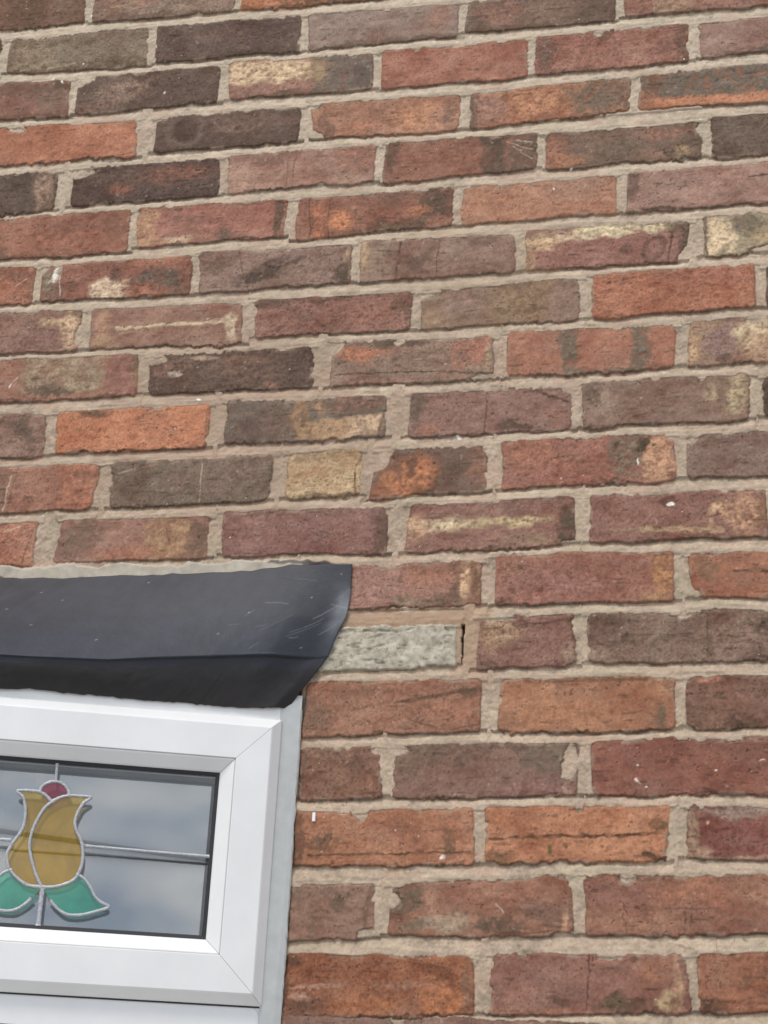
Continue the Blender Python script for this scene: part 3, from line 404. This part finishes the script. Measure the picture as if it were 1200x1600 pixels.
# thin smears of pointing carried over low brick edges
wpatch(CC, None, -340, -872, 26, 8, (62, 58, 58), .9)       # black mastic at the end of the lead
wpatch(CC, None, -372, -867, 30, 3, (74, 68, 66), .7)
wpatch(CC, None, -352, -1050, 5, 16, (86, 76, 70), .8)
k_ = (np.abs(X+161.5+.5*n5) < 1.25+.03*(Z+973)) & (np.abs(Z+973) < 24); H = np.where(k_, -9, H); CC[k_] = lin((62, 54, 48))
wpatch(CC, None, -358, -1230, 5, 230, (120, 108, 100), .55, box=True)
for (x, z, r) in ((-745,-8,2),(-742,-88,1.8),(-775,-118,1.5),(-615,-150,1.6),(-520,-640,2.2),(-790,-112,1.6),(-230,-110,1.5),(-195,-118,1.2),(112,-175,1.3),(-40,-330,1.5),(-60,-365,1.5),(-175,-708,2.2)):
    wpatch(CC, None, x, z, r, r, (238, 234, 226), .95, .4)
spk = ss(3.3, 3.9, n15+.3*n1)[..., None]*.7; CC = CC*(1-spk)+lin((225, 216, 204))*spk
lum = CC@np.array([.35, .45, .2], np.float32); CC = CC*np.array([1.0, 1.0, .985], np.float32)
CC = np.clip(CC, .004, .9)

# opening behind the bow window
hole = (X < -353.5+.5*n10) & (Z < -985) & (X > -1460)
P = np.stack([X*MM, -H*MM, Z*MM+ZB], -1).reshape(-1, 3)
nzr, nxr = X.shape
ids = np.arange(nzr*nxr).reshape(nzr, nxr)
quad = np.stack([ids[:-1, :-1], ids[:-1, 1:], ids[1:, 1:], ids[1:, :-1]], -1)
fh = hole[:-1, :-1] & hole[1:, 1:]
fb = (bm[:-1, :-1]+bm[:-1, 1:]+bm[1:, 1:]+bm[1:, :-1]) > 2; fs = STONE[:-1, :-1] & fb
wall = empty('brick_wall', (-.35, 0, 0))
tag(wall, 'weathered red and brown brick wall with pale sandy mortar joints', 'wall', 'thing')
M_brick = mat('brick_face', rough=.9, spec=.25, noise=.13, nscale=420, bump=.00022, bscale=700, attr=True)
M_mort = mat('sandy_mortar', rough=.95, spec=.15, noise=.10, nscale=600, bump=.0003, bscale=900, attr=True)
M_stone = mat('grey_riven_stone', rough=.8, spec=.3, noise=.12, nscale=500, bump=.0003, bscale=700, attr=True)
CF = CC.reshape(-1, 3)
def sub(name, mask, m):
    F = quad[mask]; u_, inv_ = np.unique(F, return_inverse=True)
    return npmesh(name, P[u_], inv_.reshape(-1, 4), m, wall, CF[u_])
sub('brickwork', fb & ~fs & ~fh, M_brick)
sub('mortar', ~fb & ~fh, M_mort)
tag(sub('filler_stone', fs & ~fh, M_stone), 'pale grey riven stone block among the bricks')
# solid body behind the relief sheet, with the window opening left free
xa, xo, xb = XS[0]*MM, -.353, XS[-1]*MM; za, zo, zb_ = 0, ZB-.98, ZS[-1]*MM+ZB
def boxv(x0, x1, y0, y1, z0, z1):
    return [(x0,y0,z0),(x1,y0,z0),(x1,y1,z0),(x0,y1,z0),(x0,y0,z1),(x1,y0,z1),(x1,y1,z1),(x0,y1,z1)], [(0,3,2,1),(4,5,6,7),(0,1,5,4),(1,2,6,5),(2,3,7,6),(3,0,4,7)]
def boxes(name, L_, m, parent=None):
    vs, fs_ = [], []
    for b_ in L_:
        v_, f_ = boxv(*b_); o_ = len(vs); vs += v_; fs_ += [tuple(i+o_ for i in f) for f in f_]
    return pymesh(name, vs, fs_, m, parent)
M_body = mat('brick_body', tuple(lin((140, 100, 88))), rough=.9, noise=.2, nscale=30)
boxes('wall_body', [(xa, xb, .012, .225, zo, zb_), (xo, xb, .012, .225, za, zo-.0005), (xa, xo-.0005, .012, .225, za, 1.2)], M_body, wall)
plug = []
M_plug = mat('white_plastic', (.85, .85, .82), .5)
boxes('wall_plug', [(-.3295, -.3262, -.0042, .02, ZB-1.1835, ZB-1.1735)], M_plug, wall)

# ---------------------------------------------------------------- ground and room
M_ground = mat('concrete_paving', (.30, .29, .27), .9, noise=.2, nscale=6)
g_ = pymesh('pavement', [(-60,-60,0),(60,-60,0),(60,60,0),(-60,60,0)], [(0,1,2,3)], M_ground); tag(g_, kind='structure')
M_room = mat('painted_plaster', (.42, .42, .43), .9, noise=.04, nscale=3)
vs, fs_ = boxv(-1.9, .3, .226, 2.6, .3, 2.7)
rm = pymesh('room_interior', vs, [f for i, f in enumerate(fs_) if i != 2], M_room); tag(rm, kind='structure')

# ---------------------------------------------------------------- bow window (local u along the pane, n outwards, z up)
YAW = math.radians(21.71); O_ = np.array([-353.8, -4.0])
d1 = np.array([math.cos(YAW), math.sin(YAW)]); n1_ = np.array([math.sin(YAW), -math.cos(YAW)])
Y2 = math.radians(7.0); d2 = np.array([math.cos(Y2), math.sin(Y2)]); n2_ = np.array([math.sin(Y2), -math.cos(Y2)])
UB = -545.0
def T(u, z, n, pan=0):
    if pan == 0: p = O_+d1*u+n1_*n
    else: p = O_+d1*UB+d2*(u-UB)+n2_*n
    return (p[0]*MM, p[1]*MM, z*MM+ZB)
bow = empty('bow_window', T(-200, -1390, 0))
tag(bow, 'white plastic bow window with a leaded glass fanlight showing a yellow tulip', 'window', 'thing')
M_upvc = mat('white_plastic_frame', (.815, .805, .785), .36, spec=.5, noise=.05, nscale=11)
M_spacer = mat('grey_spacer', (.85, .86, .86), .5)
M_trim = mat('shaded_grimy_sealant', (.50, .505, .49), .6, noise=.10, nscale=60)  # grey darkened for the shade beside the sash as well as grime
M_seal = mat('black_gasket', (.02, .02, .022), .6)
M_came = mat('lead_came', (.46, .465, .48), .5, metal=.3, noise=.4, nscale=500, bump=.0004, bscale=900)
def ring(name, u0, u1, z0, z1, prof, m, parent, pan=0, gap=.22, smooth=False):
    """four mitred members; prof = [(inset, n)] from outside to inside"""
    vs, fs_ = [], []
    cor = [(u0, z0, 1, 1), (u1, z0, -1, 1), (u1, z1, -1, -1), (u0, z1, 1, -1)]
    for k in range(4):
        a, b = cor[k], cor[(k+1) % 4]; o_ = len(vs); hz = a[1] == b[1]
        for (cu, cz, su, sz), e in ((a, 1), (b, -1)):
            for (i_, n) in prof:
                p = [cu+su*i_, cz+sz*i_]
                p[0 if hz else 1] += (gap*e if (hz and a[0] < b[0]) or (not hz and a[1] < b[1]) else -gap*e)
                vs.append(T(p[0], p[1], n, pan))
        m_ = len(prof)
        for i_ in range(m_-1): fs_.append((o_+i_, o_+m_+i_, o_+m_+i_+1, o_+i_+1))
        fs_.append(tuple(o_+i_ for i_ in range(m_))); fs_.append(tuple(o_+m_+i_ for i_ in range(m_))[::-1])
        fs_.append((o_+m_-1, o_+2*m_-1, o_+m_, o_))
    o = pymesh(name, vs, fs_, m, parent)
    return o
def glassmat(name, refl, tint=(1, 1, 1), fres=False, diff=0.0, dcol=(1, 1, 1), rough=0.0):
    m = bpy.data.materials.new(name); m.use_nodes = True; t = m.node_tree; n = t.nodes; l = t.links
    n.remove(n['Principled BSDF']); out = n['Material Output']
    tr = n.new('ShaderNodeBsdfTransparent'); tr.inputs[0].default_value = (*tint, 1)
    if diff > .2:
        tc0 = n.new('ShaderNodeTexCoord'); n0 = n.new('ShaderNodeTexNoise'); n0.inputs['Scale'].default_value = 26; n0.inputs['Detail'].default_value = 5; n0.inputs['Distortion'].default_value = 1.2
        l.new(tc0.outputs['Object'], n0.inputs['Vector']); r0 = n.new('ShaderNodeMapRange'); r0.inputs[1].default_value = .3; r0.inputs[2].default_value = .7; r0.inputs[3].default_value = .72; r0.inputs[4].default_value = 1.15
        l.new(n0.outputs['Fac'], r0.inputs[0]); v0 = n.new('ShaderNodeVectorMath'); v0.operation = 'SCALE'; v0.inputs[0].default_value = tint; l.new(r0.outputs[0], v0.inputs['Scale']); l.new(v0.outputs[0], tr.inputs[0])
    gl = n.new('ShaderNodeBsdfGlossy'); gl.inputs['Roughness'].default_value = rough; gl.inputs[0].default_value = (1, 1, 1, 1)
    mxs = n.new('ShaderNodeMixShader'); src = tr.outputs[0]
    if diff:
        df = n.new('ShaderNodeBsdfDiffuse'); df.inputs[0].default_value = (*dcol, 1); m2 = n.new('ShaderNodeMixShader'); m2.inputs[0].default_value = diff
        tcn = n.new('ShaderNodeTexCoord'); nn = n.new('ShaderNodeTexNoise'); nn.inputs['Scale'].default_value = 900
        l.new(tcn.outputs['Object'], nn.inputs['Vector']); mr = n.new('ShaderNodeMapRange'); mr.inputs[3].default_value = diff*.7; mr.inputs[4].default_value = min(1, diff*1.3)
        l.new(nn.outputs['Fac'], mr.inputs[0]); l.new(mr.outputs[0], m2.inputs[0])
        l.new(tr.outputs[0], m2.inputs[1]); l.new(df.outputs[0], m2.inputs[2]); src = m2.outputs[0]
    if fres:
        fr = n.new('ShaderNodeFresnel'); fr.inputs[0].default_value = 1.5
        mu = n.new('ShaderNodeMath'); mu.operation = 'MULTIPLY'; mu.inputs[1].default_value = refl; l.new(fr.outputs[0], mu.inputs[0]); l.new(mu.outputs[0], mxs.inputs[0])
    else: mxs.inputs[0].default_value = refl
    l.new(src, mxs.inputs[1]); l.new(gl.outputs[0], mxs.inputs[2]); l.new(mxs.outputs[0], out.inputs[0])
    return m
M_g1 = glassmat('outer_glass', 1.6, (.97, .98, .98), fres=True, diff=.035, dcol=(.7, .72, .75))
M_g2 = glassmat('coated_inner_glass', .26, (.82, .86, .86), diff=.10, dcol=(.5, .54, .58), rough=.04)
M_yel = glassmat('yellow_film', .05, (.93, .66, .17), diff=.26, dcol=(.66, .47, .13))
M_red = glassmat('crimson_film', .05, (.62, .12, .18), diff=.4, dcol=(.33, .06, .09))
M_grn = glassmat('green_film', .05, (.32, .84, .64), diff=.30, dcol=(.16, .54, .40))
TUL = {'petal_r':[(-272.2,-1182.7),(-263.6,-1177.0),(-253.3,-1174.0),(-241.9,-1173.8),(-229.6,-1174.4),(-236.8,-1180.7),(-240.3,-1187.4),(-243.5,-1196.3),(-244.0,-1204.9),(-240.9,-1213.3),(-236.5,-1220.8),(-232.4,-1231.1),(-231.1,-1248.7),(-237.0,-1265.2),(-250.1,-1273.0),(-261.6,-1275.9),(-271.9,-1276.6)],
'divider':[(-272.2,-1182.7),(-278.5,-1188.9),(-283.1,-1197.1),(-287.9,-1209.6),(-290.5,-1222.6),(-290.6,-1233.2),(-287.9,-1243.5),(-284.7,-1252.4),(-280.8,-1261.2),(-276.2,-1269.9),(-271.9,-1276.6)],
'petal_l':[(-272.2,-1182.7),(-279.4,-1176.0),(-288.3,-1172.4),(-300.5,-1171.9),(-311.6,-1173.4),(-305.2,-1178.7),(-302.4,-1184.2),(-299.4,-1196.9),(-300.6,-1214.8),(-309.1,-1231.0),(-313.7,-1243.9),(-311.6,-1254.3),(-308.0,-1261.0),(-299.3,-1268.7),(-287.4,-1275.5),(-271.9,-1276.6)],
'bud':[(-286.8,-1173.0),(-285.4,-1167.1),(-280.3,-1162.3),(-272.8,-1159.6),(-264.9,-1160.4),(-258.7,-1164.3),(-254.1,-1173.3),(-263.6,-1177.0),(-272.2,-1182.7),(-279.4,-1176.0)],
'leaf_r':[(-236.8,-1260.3),(-231.0,-1262.0),(-225.7,-1265.8),(-219.2,-1273.0),(-213.3,-1282.4),(-205.5,-1288.8),(-196.6,-1293.1),(-210.0,-1298.8),(-223.5,-1303.1),(-235.2,-1304.5),(-244.4,-1303.0),(-253.4,-1297.4),(-261.4,-1289.0),(-268.3,-1277.7),(-254.7,-1274.7),(-244.1,-1270.5)],
'hr':[(-232.8,-1227.6),(-164.3,-1229.8),(-95.9,-1230.0)],
'hl':[(-310.9,-1227.6),(-323.5,-1227.1)],
'top':[(-272.7,-1136.9),(-269.9,-1160.1)],
'stem':[(-270.6,-1276.5),(-270.9,-1296.5),(-270.4,-1317.0)],}
def spline(pts, closed=False, k=6):
    pts = [np.array(p) for p in pts]; out = []; n = len(pts)
    for i in range(n-1):
        p0, p1, p2, p3 = pts[max(i-1, 0)], pts[i], pts[i+1], pts[min(i+2, n-1)]
        for j in range(k):
            t = j/k; out.append(.5*((2*p1)+(-p0+p2)*t+(2*p0-5*p1+4*p2-p3)*t*t+(-p0+3*p1-3*p2+p3)*t**3))
    out.append(pts[-1]); return out
def came(name, pts, parent, pan, du, wd=3.7, hh=1.7, mirror=None):
    p = np.array([q for q in pts]); 
    p = p+np.array([du, 0]); vs, fs_ = [], []; K = 7; rs = np.random.RandomState(len(pts))
    for i in range(len(p)):
        t = p[min(i+1, len(p)-1)]-p[max(i-1, 0)]; t = t/(np.linalg.norm(t)+1e-9); nn = np.array([-t[1], t[0]]); ww = wd*(1+.07*rs.randn())*(1+.38*math.exp(-min(i, len(p)-1-i)/2.2))
        for j in range(K):
            a = math.pi*j/(K-1); q = p[i]+nn*math.cos(a)*ww/2; vs.append(T(q[0], q[1], 1.05+hh*math.sin(a)*(1+.1*rs.randn()), pan))
    for i in range(len(p)-1):
        for j in range(K): fs_.append((i*K+j, i*K+(j+1) % K, (i+1)*K+(j+1) % K, (i+1)*K+j))
    fs_.append(tuple(range(K))); fs_.append(tuple(range((len(p)-1)*K, len(p)*K))[::-1])
    return pymesh(name, vs, fs_, M_came, parent, True)
def film(name, pts, m, parent, pan, du):
    import bmesh
    b = bmesh.new(); vv = [b.verts.new(T(q[0]+du, q[1], .9, pan)) for q in pts]; f = b.faces.new(vv)
    b.normal_update()
    if f.normal.dot(Vector((*n1_, 0))) < 0: f.normal_flip()
    bmesh.ops.triangulate(b, faces=[f]); me = bpy.data.meshes.new(name); b.to_mesh(me); b.free()
    return link(name, me, m, parent)
def casement(pan, u0, u1, z0, z1, lead, du):
    prof = [(0, -6), (0, 2.2), (1.0, 4.0), (11.0, 13.8), (12.6, 14.8), (50.5, 15.2), (51.2, 14.6), (51.2, 13.6), (52, 13.6), (53, 13.4), (67, 4.6), (68.6, 2.2), (68.6, -6)]
    s_ = ring('sash', u0, u1, z0, z1, prof[:8]+[(51.2, -6)], M_upvc, bow, pan)
    ring('glazing_bead', u0+51.5, u1-51.5, z0+51.5, z1-51.5, [(0, -6), (0, 13.4), (1, 13.9), (2.2, 13.4), (14.5, 5.0), (15.8, 3.2), (15.8, -6)], M_upvc, s_, pan, .3)
    ring('gasket', u0+67.2, u1-67.2, z0+67.2, z1-67.2, [(0, 1), (0, 3.2), (3.6, 2.0), (4.6, 1.1), (4.6, -5)], M_seal, s_, pan, 0)
    a, b, c, d = u0+66, u1-66, z0+66, z1-66
    g1 = pymesh('outer_pane', [T(a, c, .8, pan), T(b, c, .8, pan), T(b, d, .8, pan), T(a, d, .8, pan)], [(0, 1, 2, 3)], M_g1, bow)
    g2 = pymesh('inner_pane', [T(a, c, -32, pan), T(b, c, -32, pan), T(b, d, -32, pan), T(a, d, -32, pan)], [(0, 1, 2, 3)], M_g2, bow)
    ring('pane_spacer', a-2, b+2, c-2, d+2, [(0, -31.5), (0, -.2), (4.5, -.2), (4.5, -31.5)], M_spacer, bow, pan, 0)
    if not lead: return
    S = {k: spline(v) for k, v in TUL.items()}
    CU = -271.3
    mir = lambda pts: [(2*CU-q[0], q[1]) for q in pts]
    film('tulip_petal', list(S['petal_r'])+list(S['divider'])[::-1][1:-1], M_yel, g1, pan, du)
    film('tulip_petal', list(S['petal_l'])+list(S['divider'])[::-1][1:-1], M_yel, g1, pan, du)
    film('tulip_bud', list(S['bud'])[:-1], M_red, g1, pan, du)
    lf = S['leaf_r']
    film('leaf', list(lf)+[], M_grn, g1, pan, du); film('leaf', mir(lf), M_grn, g1, pan, du)
    for k in ('petal_r', 'divider', 'petal_l'): came('came', S[k], g1, pan, du)
    came('came', S['bud'][:6*6+1], g1, pan, du)
    came('came', lf[:13*6-5], g1, pan, du, 3.6); came('came', mir(lf)[:13*6-5], g1, pan, du, 3.6)
    sp = lambda a_, b_: [np.array(a_)+(np.array(b_)-np.array(a_))*t for t in np.linspace(0, 1, 30)]
    came('came', sp((-232.5, -1228.6), (u1-71, -1230.6)), g1, pan, du, 3.3); came('came', sp((-311.5, -1228), (u0-du+71, -1227)), g1, pan, du, 3.3)
    came('came', sp((-271.5, z1-71), (-270.5, -1160.5)), g1, pan, du, 3.3); came('came', sp((-270.8, -1276.5), (-270.6, z0+71)), g1, pan, du, 5.2)
Z0, Z1 = -1389.0, -1068.0
for pan, ur in ((0, 0.0), (1, -565.0)):
    u1 = -19.6+ur; u0 = -523.0+ur
    ring('fixed_frame', u0-23, 2.4+ur, -1421, -1039, [(0, -60), (0, 0), (34, 0), (36, -2), (36, -60)], M_upvc, bow, pan, .2)
    casement(pan, u0, u1, Z0, Z1, True, ur)
    ring('fixed_frame', u0-23, 2.4+ur, -2000, -1422.2, [(0, -60), (0, -2.2), (3, 0), (34, 0), (36, -2), (36, -60)], M_upvc, bow, pan, .2)
    casement(pan, u0, u1, -1975, -1446, False, ur)
pymesh('cover_trim', [T(u, z, n if z < -1045 or n < 0 else .4, 0) for z in (-1999, -1036) for (u, n) in ((-21.8, 4.0), (-18.5, 5.0), (2.9, .9), (2.9, -20), (-21.8, -3))],
       [(4, 3, 2, 1, 0), (5, 6, 7, 8, 9)]+[(i, (i+1) % 5, 5+(i+1) % 5, 5+i) for i in range(5)], M_trim, bow)
rs_ = np.random.RandomState(9); vs, fs_ = [], []; zz = np.arange(-1440, -1052, 1.6); wob = np.interp(zz, np.arange(-1450, -1040, 9), rs_.randn(46))*.4; wr = .95+.25*np.interp(zz, np.arange(-1450, -1040, 6), rs_.randn(69))
for z_, o1, r1 in zip(zz, wob, wr):
    for k in range(8): a = k*math.pi/4; p_ = T(2.9, z_, 0); vs.append((p_[0]+(o1+r1*1.2*math.cos(a))*MM, p_[1]+r1*math.sin(a)*MM, p_[2]))
for i in range(len(zz)-1):
    for k in range(8): fs_.append((i*8+k, i*8+(k+1) % 8, (i+1)*8+(k+1) % 8, (i+1)*8+k))
pymesh('sealant_bead', vs, fs_, mat('grey_silicone', (.34, .33, .30), .5, noise=.25, nscale=120), bow, True)
pymesh('sash_shadow_strip', [T(u, z, n, 0) for (u, z, n) in ((-522, Z0-1.8, 1.2), (-21, Z0-1.8, 1.2), (-21, Z0+1, 1.2), (-522, Z0+1, 1.2), (-522, Z0-1.8, -1), (-21, Z0-1.8, -1), (-21, Z0+1, -1), (-522, Z0+1, -1))],
       [(0, 1, 2, 3), (7, 6, 5, 4), (0, 4, 5, 1), (1, 5, 6, 2), (2, 6, 7, 3), (3, 7, 4, 0)], M_seal, bow)  # black strip standing in for the shadow line under the sash
# corner post between the two segments
pymesh('mullion_post', [T(UB-.5, z, n, 0) for z in (-2000, -1020) for n in (-60, 1.5)]+[T(UB-21, z, n, 1) for z in (-2000, -1020) for n in (-60, 1.5)],
       [(0, 1, 3, 2), (4, 6, 7, 5), (1, 5, 7, 3), (0, 2, 6, 4), (2, 3, 7, 6), (0, 4, 5, 1)], M_upvc, bow)
M_sill = M_upvc
pymesh('window_sill', [T(u, z, n, p) for z in (-2030, -2001) for (u, n, p) in ((6, -62, 0), (6, 45, 0), (UB, 45, 0), (-1130, 45, 1), (-1130, -62, 1), (UB, -62, 0))],
       [(0, 1, 2, 3, 4, 5), (11, 10, 9, 8, 7, 6)]+[(i, 6+i, 6+(i+1) % 6, (i+1) % 6) for i in range(6)], M_sill, bow)

# ---------------------------------------------------------------- lead flashing over the bow head
M_lead = bpy.data.materials.new('weathered_lead'); M_lead.use_nodes = True
t = M_lead.node_tree; n = t.nodes; l = t.links; b = n['Principled BSDF']
tcn = n.new('ShaderNodeTexCoord')
a_ = n.new('ShaderNodeAttribute'); a_.attribute_name = 'Col'
nn = n.new('ShaderNodeTexNoise'); nn.inputs['Scale'].default_value = 14; nn.inputs['Detail'].default_value = 6; l.new(tcn.outputs['Object'], nn.inputs['Vector'])
mr = n.new('ShaderNodeMapRange'); mr.inputs[1].default_value = .3; mr.inputs[2].default_value = .7; mr.inputs[3].default_value = .85; mr.inputs[4].default_value = 1.18; l.new(nn.outputs['Fac'], mr.inputs[0])
vm = n.new('ShaderNodeVectorMath'); vm.operation = 'SCALE'; l.new(a_.outputs['Color'], vm.inputs[0]); l.new(mr.outputs[0], vm.inputs['Scale']); l.new(vm.outputs[0], b.inputs['Base Color'])
b.inputs['Metallic'].default_value = .0; b.inputs['Specular IOR Level'].default_value = .32
rg = n.new('ShaderNodeMapRange'); rg.inputs[3].default_value = .46; rg.inputs[4].default_value = .64; l.new(nn.outputs['Fac'], rg.inputs[0]); l.new(rg.outputs[0], b.inputs['Roughness'])
n3_ = n.new('ShaderNodeTexNoise'); n3_.inputs['Scale'].default_value = 60; n3_.inputs['Detail'].default_value = 8; n3_.inputs['Roughness'].default_value = .7; l.new(tcn.outputs['Object'], n3_.inputs['Vector'])
bp = n.new('ShaderNodeBump'); bp.inputs['Distance'].default_value = .0011; l.new(n3_.outputs['Fac'], bp.inputs['Height']); l.new(bp.outputs[0], b.inputs['Normal'])
def lerp(a, b, t): return a+(b-a)*t
def Tm(u, z, n_):     # mm point on the bow line, bending at the post
    p = T(u, z, n_, 0 if u > UB else 1); return np.array([p[0]/MM, p[1]/MM, (p[2]-ZB)/MM])
NS, NT = 560, 150
topx = np.linspace(-1330, -300, 400)
def topz(x): return np.interp(x, [-1330, -761, -673, -437, -380, -300], [-884, -880, -882, -879, -871.5, -873])
def grid_lead():
    V = np.zeros((NT, NS, 3)); cl = np.zeros((NT, NS, 3), np.float32)
    rs = np.random.RandomState(5)
    def sm(k, n_):   # smooth 1D noise
        return np.interp(np.linspace(0, k, n_), np.arange(k+1), rs.randn(k+1))
    s = np.linspace(0, 1, NS)**.85
    low = sm(200, NS)*.5+sm(70, NS)*.45+sm(25, NS)*.5; fo = sm(14, NS)*.8; tp = sm(70, NS)*.6+sm(18, NS)*.8
    # 2D dents
    lat = rs.randn(16, 60); dent = interp(np.linspace(0, 10, NT), 1, 0, 16)@lat@interp(np.linspace(0, 50, NS), 1, 0, 60).T
    lat2 = rs.randn(34, 160); dent2 = interp(np.linspace(0, 28, NT), 1, 0, 34)@lat2@interp(np.linspace(0, 150, NS), 1, 0, 160).T
    for j in range(NS):
        sj = s[j]
        top = np.array([lerp(-1330, -300, sj), 0, 0]); top[1] = -3.2; top[2] = topz(top[0])+tp[j]
        uF = lerp(-1075, 26, sj); zF = np.interp(uF, [-1075, -350, -227, -57, 26], [-1032, -1023, -1017.5, -996, -988])+fo[j]*.4
        F = Tm(uF, zF, 21); e = ss(0, 1, (26-uF)/70.); F[1] = lerp(-5.5, F[1], e)
        uB = lerp(-1075, -16, sj); B = Tm(uB, -1057.5+low[j]+np.interp(uB, [-60, -16], [0, 4.5]), 7); B[1] = lerp(-6.0, B[1], ss(0, 1, (-16-uB)/25.+.35))
        uR = uB; R_ = (F+B)/2+np.array([n1_[0], n1_[1], 0])*0
        for i in range(NT):
            t_ = i/(NT-1)
            if t_ < .62:
                q = t_/.62; p = lerp(top, F, q); p[1] += 1.2*math.sin(math.pi*q)*e          # dished upper apron
                w_ = 1+dent[i, j]*.4
                bul = math.sin(math.pi*min(q*1.05, 1))*0; p[0] += np.interp(q, [0, .34, .58, .72, .96, 1], [0, 8, 9.5, 5, 0, 0])*ss(.86, 1, sj)
                p[1] -= 1*ss(.86, .955, sj)*(1-ss(.955, 1.0, sj))*math.sin(math.pi*min(1, q*.9+.05))  # bulge before the end is dressed back
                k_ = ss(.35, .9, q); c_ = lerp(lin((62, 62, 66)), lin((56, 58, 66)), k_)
            else:
                q = (t_-.62)/.38; p = lerp(F, B, q)
                st = 2.6*ss(0, .05, q)*(e*.8+.2); nvec = np.array([n1_[0], n1_[1], 0])
                p -= nvec*st*(1+.6*ss(-350, -100, uF))
                p += nvec*(3.5*math.sin(math.pi*q)+.8*dent[i, j]*q*(1-q)*4)*e
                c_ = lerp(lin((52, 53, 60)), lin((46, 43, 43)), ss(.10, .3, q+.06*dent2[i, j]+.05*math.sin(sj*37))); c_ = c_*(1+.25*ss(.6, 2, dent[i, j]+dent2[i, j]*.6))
            p[1] += .45*dent[i, j]*e*.8+.10*dent2[i, j]
            V[i, j] = p; cl[i, j] = c_*(1+.07*dent2[i, j])
    for k in range(16):
        j0 = NS*(1-abs(rs.randn())*.09)-3; i0 = rs.uniform(4, NT*.62); a_n = rs.uniform(-1.1, .4); ln = rs.uniform(4, 22); cv = rs.uniform(-.012, .012); br_ = rs.uniform(.03, .14)
        for q in np.arange(0, ln, .35):
            a_n2 = a_n+cv*q; j0 += .35*math.cos(a_n2)*1.2; i0 += .35*math.sin(a_n2)
            ji, ii = int(j0), int(i0)
            if 0 <= ji < NS and 0 <= ii < NT*.68: cl[ii, ji] = cl[ii, ji]*(1-br_)+lin((150, 153, 160))*br_
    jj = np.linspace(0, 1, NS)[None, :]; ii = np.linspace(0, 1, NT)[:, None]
    sheen = np.exp(-((jj-.994)/.012)**2)*np.exp(-((ii-.33)/.14)**2)*np.clip(.7+.35*dent2, 0, 1.2)*.6  # sheen on the right end, painted into the lead colour
    cl = cl*(1-sheen[..., None])+lin((170, 172, 176))*sheen[..., None]
    for k in range(22):
        ii_, jj_ = rs.randint(3, int(NT*.6)), rs.randint(0, NS); cl[ii_, jj_] = lin((150, 150, 150))
    return V, cl
V_, cl_ = grid_lead()
VM = V_.copy(); VM[..., 0] *= MM; VM[..., 1] *= MM; VM[..., 2] = VM[..., 2]*MM+ZB
idl = np.arange(NT*NS).reshape(NT, NS); FL = np.stack([idl[1:, :-1], idl[1:, 1:], idl[:-1, 1:], idl[:-1, :-1]], -1).reshape(-1, 4)
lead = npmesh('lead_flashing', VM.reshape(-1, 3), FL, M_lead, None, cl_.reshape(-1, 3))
tag(lead, 'dark grey lead flashing dressed over the window head and onto the bricks', 'flashing')
sd = lead.modifiers.new('thickness', 'SOLIDIFY'); sd.thickness = .0018; sd.offset = -1
# ---------------------------------------------------------------- overhead cables across the street (they show in the pane)
M_cab = mat('black_cable', (.03, .03, .03), .6)
def refl(px, py, dist):
    Rm = co.rotation_euler.to_matrix(); d = (Rm@Vector(((px-600)/2404, -(py-800)/2404, -1))).normalized(); o_ = Vector(co.location)
    nn_ = Vector((*n1_, 0)); p0 = Vector(T(-200, -1230, -32)); s_ = (p0-o_).dot(nn_)/d.dot(nn_); hit = o_+d*s_
    r_ = d-2*d.dot(nn_)*nn_; return hit+r_*dist
for (a_px, b_px, rad_, lab) in (((10, 1302), (320, 1345), .017, 'upper black overhead cable, thicker, mirrored in the window pane'), ((120, 1338), (320, 1352), .009, 'lower thin overhead cable, mirrored in the window pane')):
    A_, B_ = refl(*a_px, 9.0), refl(*b_px, 9.0); dr = (B_-A_); 
    ptsc = [A_+dr*t_ for t_ in np.linspace(-14, 15, 60)]; vs, fs_ = [], []
    ax = dr.normalized(); e1_ = ax.cross(Vector((0, 0, 1))).normalized(); e2_ = ax.cross(e1_)
    mid = (A_+B_)/2
    for i, p_ in enumerate(ptsc):
        sag = .0012*(p_-mid).length**2
        for k in range(8): a = k*math.pi/4; q = p_+e1_*math.cos(a)*rad_+e2_*math.sin(a)*rad_; vs.append((q.x, q.y, q.z+sag))
    for i in range(len(ptsc)-1):
        for k in range(8): fs_.append((i*8+k, i*8+(k+1) % 8, (i+1)*8+(k+1) % 8, (i+1)*8+k))
    tag(pymesh('overhead_cable', vs, fs_, M_cab, None, True), lab, 'cable', 'thing', 'overhead cables')
print('verts', len(P), 'objects', len(bpy.data.objects))
